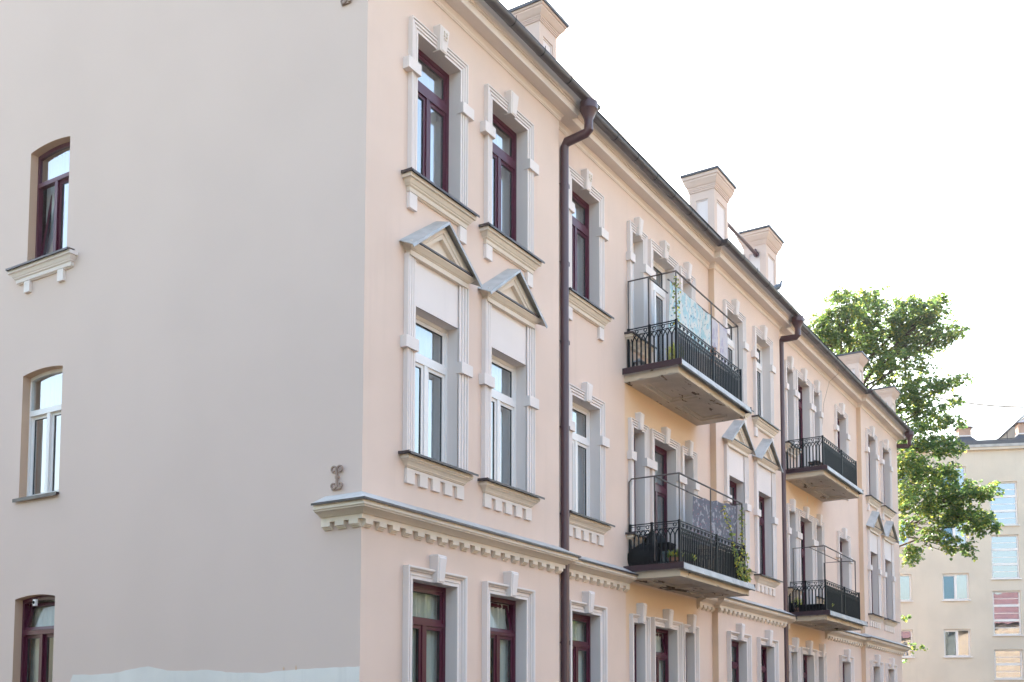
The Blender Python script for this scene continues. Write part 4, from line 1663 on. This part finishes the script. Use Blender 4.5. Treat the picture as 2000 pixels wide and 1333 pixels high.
far_stack(0.05, 0.65, 0.25, 0.85, 16.80)
far_stack(2.92, 3.6, 0.25, 0.85, 16.92)
mb = MB()
mb.add([(1.85, 1.2, 16.0), (3.6, 1.2, 17.6), (3.6, 3.5, 17.6), (1.85, 3.5, 16.0), (3.6, 1.2, 16.0), (3.6, 3.5, 16.0)], [(0, 1, 2, 3), (0, 4, 1), (3, 2, 5), (1, 4, 5, 2)])
mb.tube([(2.0, 1.17, 16.38), (3.5, 1.17, 16.38)], 0.02, 4, 1)
mb.tube([(2.62, 1.17, 16.1), (2.62, 1.17, 16.75)], 0.02, 4, 1)
mb.add([(1.75, 1.1, 16.02), (3.6, 1.1, 17.72), (3.6, 1.1, 17.62), (1.85, 1.1, 16.02), (1.75, 3.6, 16.02), (3.6, 3.6, 17.72), (3.6, 3.6, 17.62), (1.85, 3.6, 16.02)],
       [(0, 1, 2, 3), (4, 5, 6, 7), (0, 4, 5, 1), (3, 7, 6, 2)], 2)
obj('dormer', mb, [m_farwall, m_capm, m_capm], rf)
mb = MB()
mb.tube([(1.05, 0.6, FZ + 0.4), (1.05, 0.6, FZ + 0.95)], 0.015, 4)
obj('antenna', mb, m_zincd, rf)

# overhead cable behind the tree
A0, A1 = at(1790, 768, 58), at(2120, 792, 46)
mb = MB()
mb.tube([A0.lerp(A1, t / 12) - Vector((0, 0, 0.35 * math.sin(PI * t / 12))) for t in range(13)], 0.045, 5)
tag(obj('overhead_cable', mb, m_cable), 'thin dark overhead cable crossing the sky right of the tree', 'cable')

# ------------------------------------------------------------------ linden tree behind the house end
random.seed(99)
TREE = thing('linden_tree', 'tall leafy linden tree rising behind the far end of the peach house', 'tree', (0, 0, 0))
base = Vector((35.2, 3.6, 0))
TREE.location = base
CL = [  # photo px centre, px radii, depth, leaves
    (1604, 640, 20, 34, 45.5, 130), (1645, 572, 22, 12, 45, 90), (1698, 572, 18, 13, 46, 90), (1832, 582, 15, 10, 45, 60), (1770, 585, 20, 12, 45.5, 80),
    (1622, 640, 36, 44, 45.5, 420), (1648, 598, 36, 30, 45, 330), (1697, 602, 38, 36, 46, 420), (1664, 660, 55, 50, 46, 750), (1725, 660, 60, 55, 46.5, 900),
    (1778, 612, 42, 34, 45.5, 420), (1818, 602, 34, 24, 45, 260), (1795, 655, 55, 40, 46, 620), (1840, 652, 34, 20, 45, 200), (1872, 638, 18, 10, 45, 60),
    (1690, 715, 40, 40, 46.5, 260), (1757, 715, 60, 45, 45.5, 620), (1800, 758, 42, 32, 45, 300), (1848, 745, 30, 18, 44.5, 140), (1876, 738, 12, 9, 44.5, 36), (1868, 780, 16, 12, 44.5, 45),
    (1768, 785, 40, 40, 45, 420), (1822, 806, 38, 28, 44.5, 270), (1866, 822, 20, 12, 44, 75), (1785, 850, 40, 38, 44, 420), (1838, 868, 34, 26, 43.5, 240), (1868, 872, 14, 14, 43.5, 50),
    (1775, 910, 32, 38, 43, 380), (1825, 925, 42, 34, 43.5, 420), (1876, 958, 42, 28, 43, 330), (1918, 958, 26, 18, 42.5, 130), (1942, 948, 12, 6, 42.5, 26),
    (1792, 975, 36, 34, 43, 330), (1840, 990, 42, 36, 43.5, 400), (1888, 1010, 40, 32, 43, 320), (1926, 1022, 20, 22, 42.5, 110), (1822, 1040, 30, 22, 43, 150), (1868, 1062, 26, 18, 42.5, 120), (1895, 1078, 9, 10, 42.5, 22),
    (1772, 1025, 11, 26, 41.5, 90), (1779, 1078, 10, 26, 41.5, 90), (1766, 960, 9, 34, 42, 90),
    (1772, 1203, 8, 6, 41, 12), (1776, 1257, 9, 7, 41, 14), (1797, 1262, 14, 4, 41, 9), (1768, 1290, 6, 5, 41, 7)]
ml = MB()
tw = MB()
limb_ends = []
for (u, v, ru, rv_, dep, n) in CL:
    c = at(u, v, dep) - base
    px = dep / 2133.0
    rx, rz = ru * px, rv_ * px
    limb_ends.append((c, rx, n))
    ns = max(3, int(n * 3.2) // 9)
    for s in range(ns):
        q = rv()
        q = q * (0.55 + 0.45 * random.random()) / max(0.3, q.length) * (q.length ** 0.5)
        if random.random() < 0.13:
            q = q * random.uniform(1.1, 1.4)
        p0 = c + r2 * (q.x * rx) + Vector((0, 0, q.z * rz)) + fwd * (q.y * max(rx, 0.5))
        out = (p0 - c)
        d = Vector((out.x, out.y, 0)) + rv(0.6)
        d.z = random.uniform(-0.45, 0.1)
        d.normalize()
        Ls = random.uniform(0.18, 0.42) * (0.6 if n < 60 else 1)
        tw.tube([p0, p0 + d * Ls + Vector((0, 0, -0.05))], 0.005, 3, cap=False)
        for k in range(9):
            t = (k + 0.5) / 9
            p = p0 + d * (Ls * t) + Vector((0, 0, -0.06 * t * t)) + rv(0.07)
            sd_ = d.cross(Vector((0, 0, 1))) * (1 if k % 2 else -1)
            ld = sd_ + d * 0.4 + rv(0.5) + Vector((0, 0, -0.45))
            s_ = random.uniform(0.75, 1.3)
            leaf_geo(ml, p, ld, Vector((0, 0, 1)) + rv(0.8), 0.128 * s_, 0.108 * s_, random.uniform(0.05, 0.3))
tk = MB()
tk.tube([(0, 0, 0), (0.05, 0.0, 2.5), (0.0, 0.1, 5.5), (0.1, 0.2, 8.5), (0.0, 0.1, 11.5), (-0.2, 0.0, 14.0), (-0.3, 0.0, 16.5)], [0.42, 0.34, 0.30, 0.25, 0.19, 0.12, 0.05], 10)
for c, rx, n in limb_ends:
    if n < 100:
        continue
    zs = max(4.0, c.z - 1.5 - random.random() * 2.0) if c.z > 9.5 else c.z + 0.6 + random.random()
    st_ = Vector((0.05, 0.1, min(zs, 14.5)))
    mid = st_.lerp(c, 0.5) + Vector((0, 0, 0.35)) + rv(0.25)
    r0 = 0.05 + 0.03 * min(1.5, n / 500)
    tk.tube([st_, st_.lerp(mid, 0.6) + rv(0.08), mid, mid.lerp(c, 0.6) + rv(0.1), c], [r0, r0 * 0.8, r0 * 0.62, r0 * 0.4, 0.015], 6)
    for k in range(4):
        e = c + Vector((rv().x * rx, rv().y * rx, rv().z * rx * 0.8))
        tk.tube([mid.lerp(c, 0.5), mid.lerp(e, 0.6) + rv(0.1), e], [r0 * 0.4, r0 * 0.3, 0.008], 5)
# bough that carries the drooping sprays by the house corner
for u, v in ((1776, 1257), (1772, 1203), (1779, 1078), (1765, 960)):
    e = at(u, v, 41.2) - base
    tk.tube([Vector((0.05, 0, max(1.2, e.z - 1.0))), Vector((0.05, 0, e.z - 0.2)).lerp(e, 0.5), e], [0.035, 0.02, 0.008], 5)
obj('trunk', tk, m_bark, TREE, smooth=True)
obj('twigs', tw, m_bark, TREE, recalc=False)['kind'] = 'stuff'
obj('crown', ml, m_leaf, TREE, recalc=False)['kind'] = 'stuff'


# ------------------------------------------------------------------ sunlit houses across the street (behind the camera, mirrored in the panes)
def street_house(x0, x1, y, eave, ridge, label, panes=True):
    root = thing('street_house', label, 'building', (x0, y, 0), 'ochre houses across the street')
    L = x1 - x0
    mb = MB()
    hs = []
    n = int(L / 3.2)
    for i in range(n):
        xc = (i + 0.5) * L / n
        for z0 in (1.2, 4.6, 7.9):
            if z0 + 2 < eave and panes:
                hs.append((xc - 0.55, xc + 0.55, z0, z0 + 1.9))
    wall_grid(mb, lambda a, z: (a, 0, z), 0, L, 0, eave, hs)
    for a in (0, L):
        mb.add([(a, 0, 0), (a, -10, 0), (a, -10, eave), (a, -5, ridge), (a, 0, eave)], [(0, 1, 2, 3, 4)])
    mb.add([(0, -10, 0), (L, -10, 0), (L, -10, eave), (0, -10, eave)], [(0, 1, 2, 3)])
    obj('wall', mb, m_opp, root, recalc=False)
    mb = MB()
    mb.add([(-0.3, 0.4, eave - 0.15), (L + 0.3, 0.4, eave - 0.15), (L + 0.3, -5, ridge), (-0.3, -5, ridge), (-0.3, -10.4, eave - 0.15), (L + 0.3, -10.4, eave - 0.15)], [(0, 1, 2, 3), (3, 2, 5, 4)])
    obj('roof', mb, m_redroof, root)
    mb = MB()
    mb.box(-0.55, -0.48, -0.2, -0.12, 0, 1.9)
    mb.box(0.48, 0.55, -0.2, -0.12, 0, 1.9)
    mb.box(-0.04, 0.04, -0.2, -0.12, 0, 1.83)
    mb.box(-0.48, 0.48, -0.2, -0.12, 1.83, 1.9)
    fm_ = mb.mesh('window', m_wframe)
    pm_ = MB().box(-0.55, 0.55, -0.25, -0.2, 0, 1.9).mesh('pane', m_room)
    for a, b, c, d in hs:
        link('pane', pm_, link('window', fm_, root, ((a + b) / 2, 0, c)))


street_house(-34, 4, -27, 10.6, 14.0, 'long ochre house with red tiled roof across the street behind the camera')
street_house(6, 44, -27, 10.6, 14.0, 'ochre house with red tiled roof across the street facing the balconies', False)
street_house(48, 90, -29, 9.6, 13.0, 'ochre house with red tiled roof farthest along the opposite side')

# street trees on the far pavement (mirrored in the ground floor panes)
random.seed(5)
ml, tk = MB(), MB()
for k in range(2600):
    q = rv()
    p = Vector((q.x * 3.0, q.y * 2.6, 5.6 + q.z * 3.6))
    leaf_geo(ml, p, rv() + Vector((0, 0, -0.4)), rv() + Vector((0, 0, 1)), 0.42, 0.34)
tk.tube([(0, 0, 0), (0.05, 0, 2.0), (0, 0.1, 4.5), (0.1, 0, 7.5)], [0.22, 0.18, 0.13, 0.04], 8)
for k in range(7):
    e = rv(2.2) + Vector((0, 0, 6.0))
    tk.tube([(0, 0.05, 3.0 + k * 0.3), Vector((0, 0, 4.0)).lerp(e, 0.5), e], [0.08, 0.05, 0.01], 5)
lm_, tm_ = ml.mesh('crown', m_leaf, False), tk.mesh('trunk', m_bark)
for k, (x, y, sc_) in enumerate(((-16, -20, 1.1), (-8, -20.5, 1.2), (-1.5, -20.2, 1.1), (31, -20.5, 1.0), (36, -19.8, 1.25), (40.5, -20.4, 1.2), (47, -20, 1.2), (54, -20.6, 1.3), (62, -20, 1.2),
                                 (-19, -3, 1.25), (-18, 5, 1.3), (-19, 12, 1.3), (-18, 20, 1.35))):  # this row is unseen, added to block low sky from the gable
    t_ = thing('street_tree', 'bushy street tree ' + ('across the road, leftmost of the row', 'across the road, second from the left end', 'across the road, just left of the gap', 'across the road, just right of the gap', 'across the road, second right of the gap', 'across the road, third right of the gap', 'across the road, fourth right of the gap', 'across the road, next to last on the right', 'across the road, farthest right of the row', 'added out of view to dim the gable wall, nearest the road', 'added out of view to dim the gable wall, opposite its windows', 'added out of view to dim the gable wall, third from the road', 'added out of view to dim the gable wall, farthest from the road')[k], 'tree', (x, y, 0), 'street trees')
    t_.scale = (sc_, sc_, sc_)
    link('trunk', tm_, t_)
    link('crown', lm_, t_, (0, 0, 0), random.uniform(0, 6))['kind'] = 'stuff'

# ------------------------------------------------------------------ thin volume added as a stand-in for lens glare over the tree
hz = bpy.data.materials.new('glare_veil')
hz.use_nodes = True
ht = hz.node_tree
for n_ in list(ht.nodes):
    if n_.type != 'OUTPUT_MATERIAL':
        ht.nodes.remove(n_)
pv = ht.nodes.new('ShaderNodeVolumePrincipled')
pv.inputs['Color'].default_value = (0.95, 0.97, 1.0, 1)
pv.inputs['Density'].default_value = 0.0002
pv.inputs['Anisotropy'].default_value = 0.55
ht.links.new(pv.outputs[0], [n_ for n_ in ht.nodes if n_.type == 'OUTPUT_MATERIAL'][0].inputs['Volume'])
mb = MB()
mb.box(-405, 605, -405, 605, -1, 26)
tag(obj('glare_veil', mb, hz), None, None, None, 'stuff')
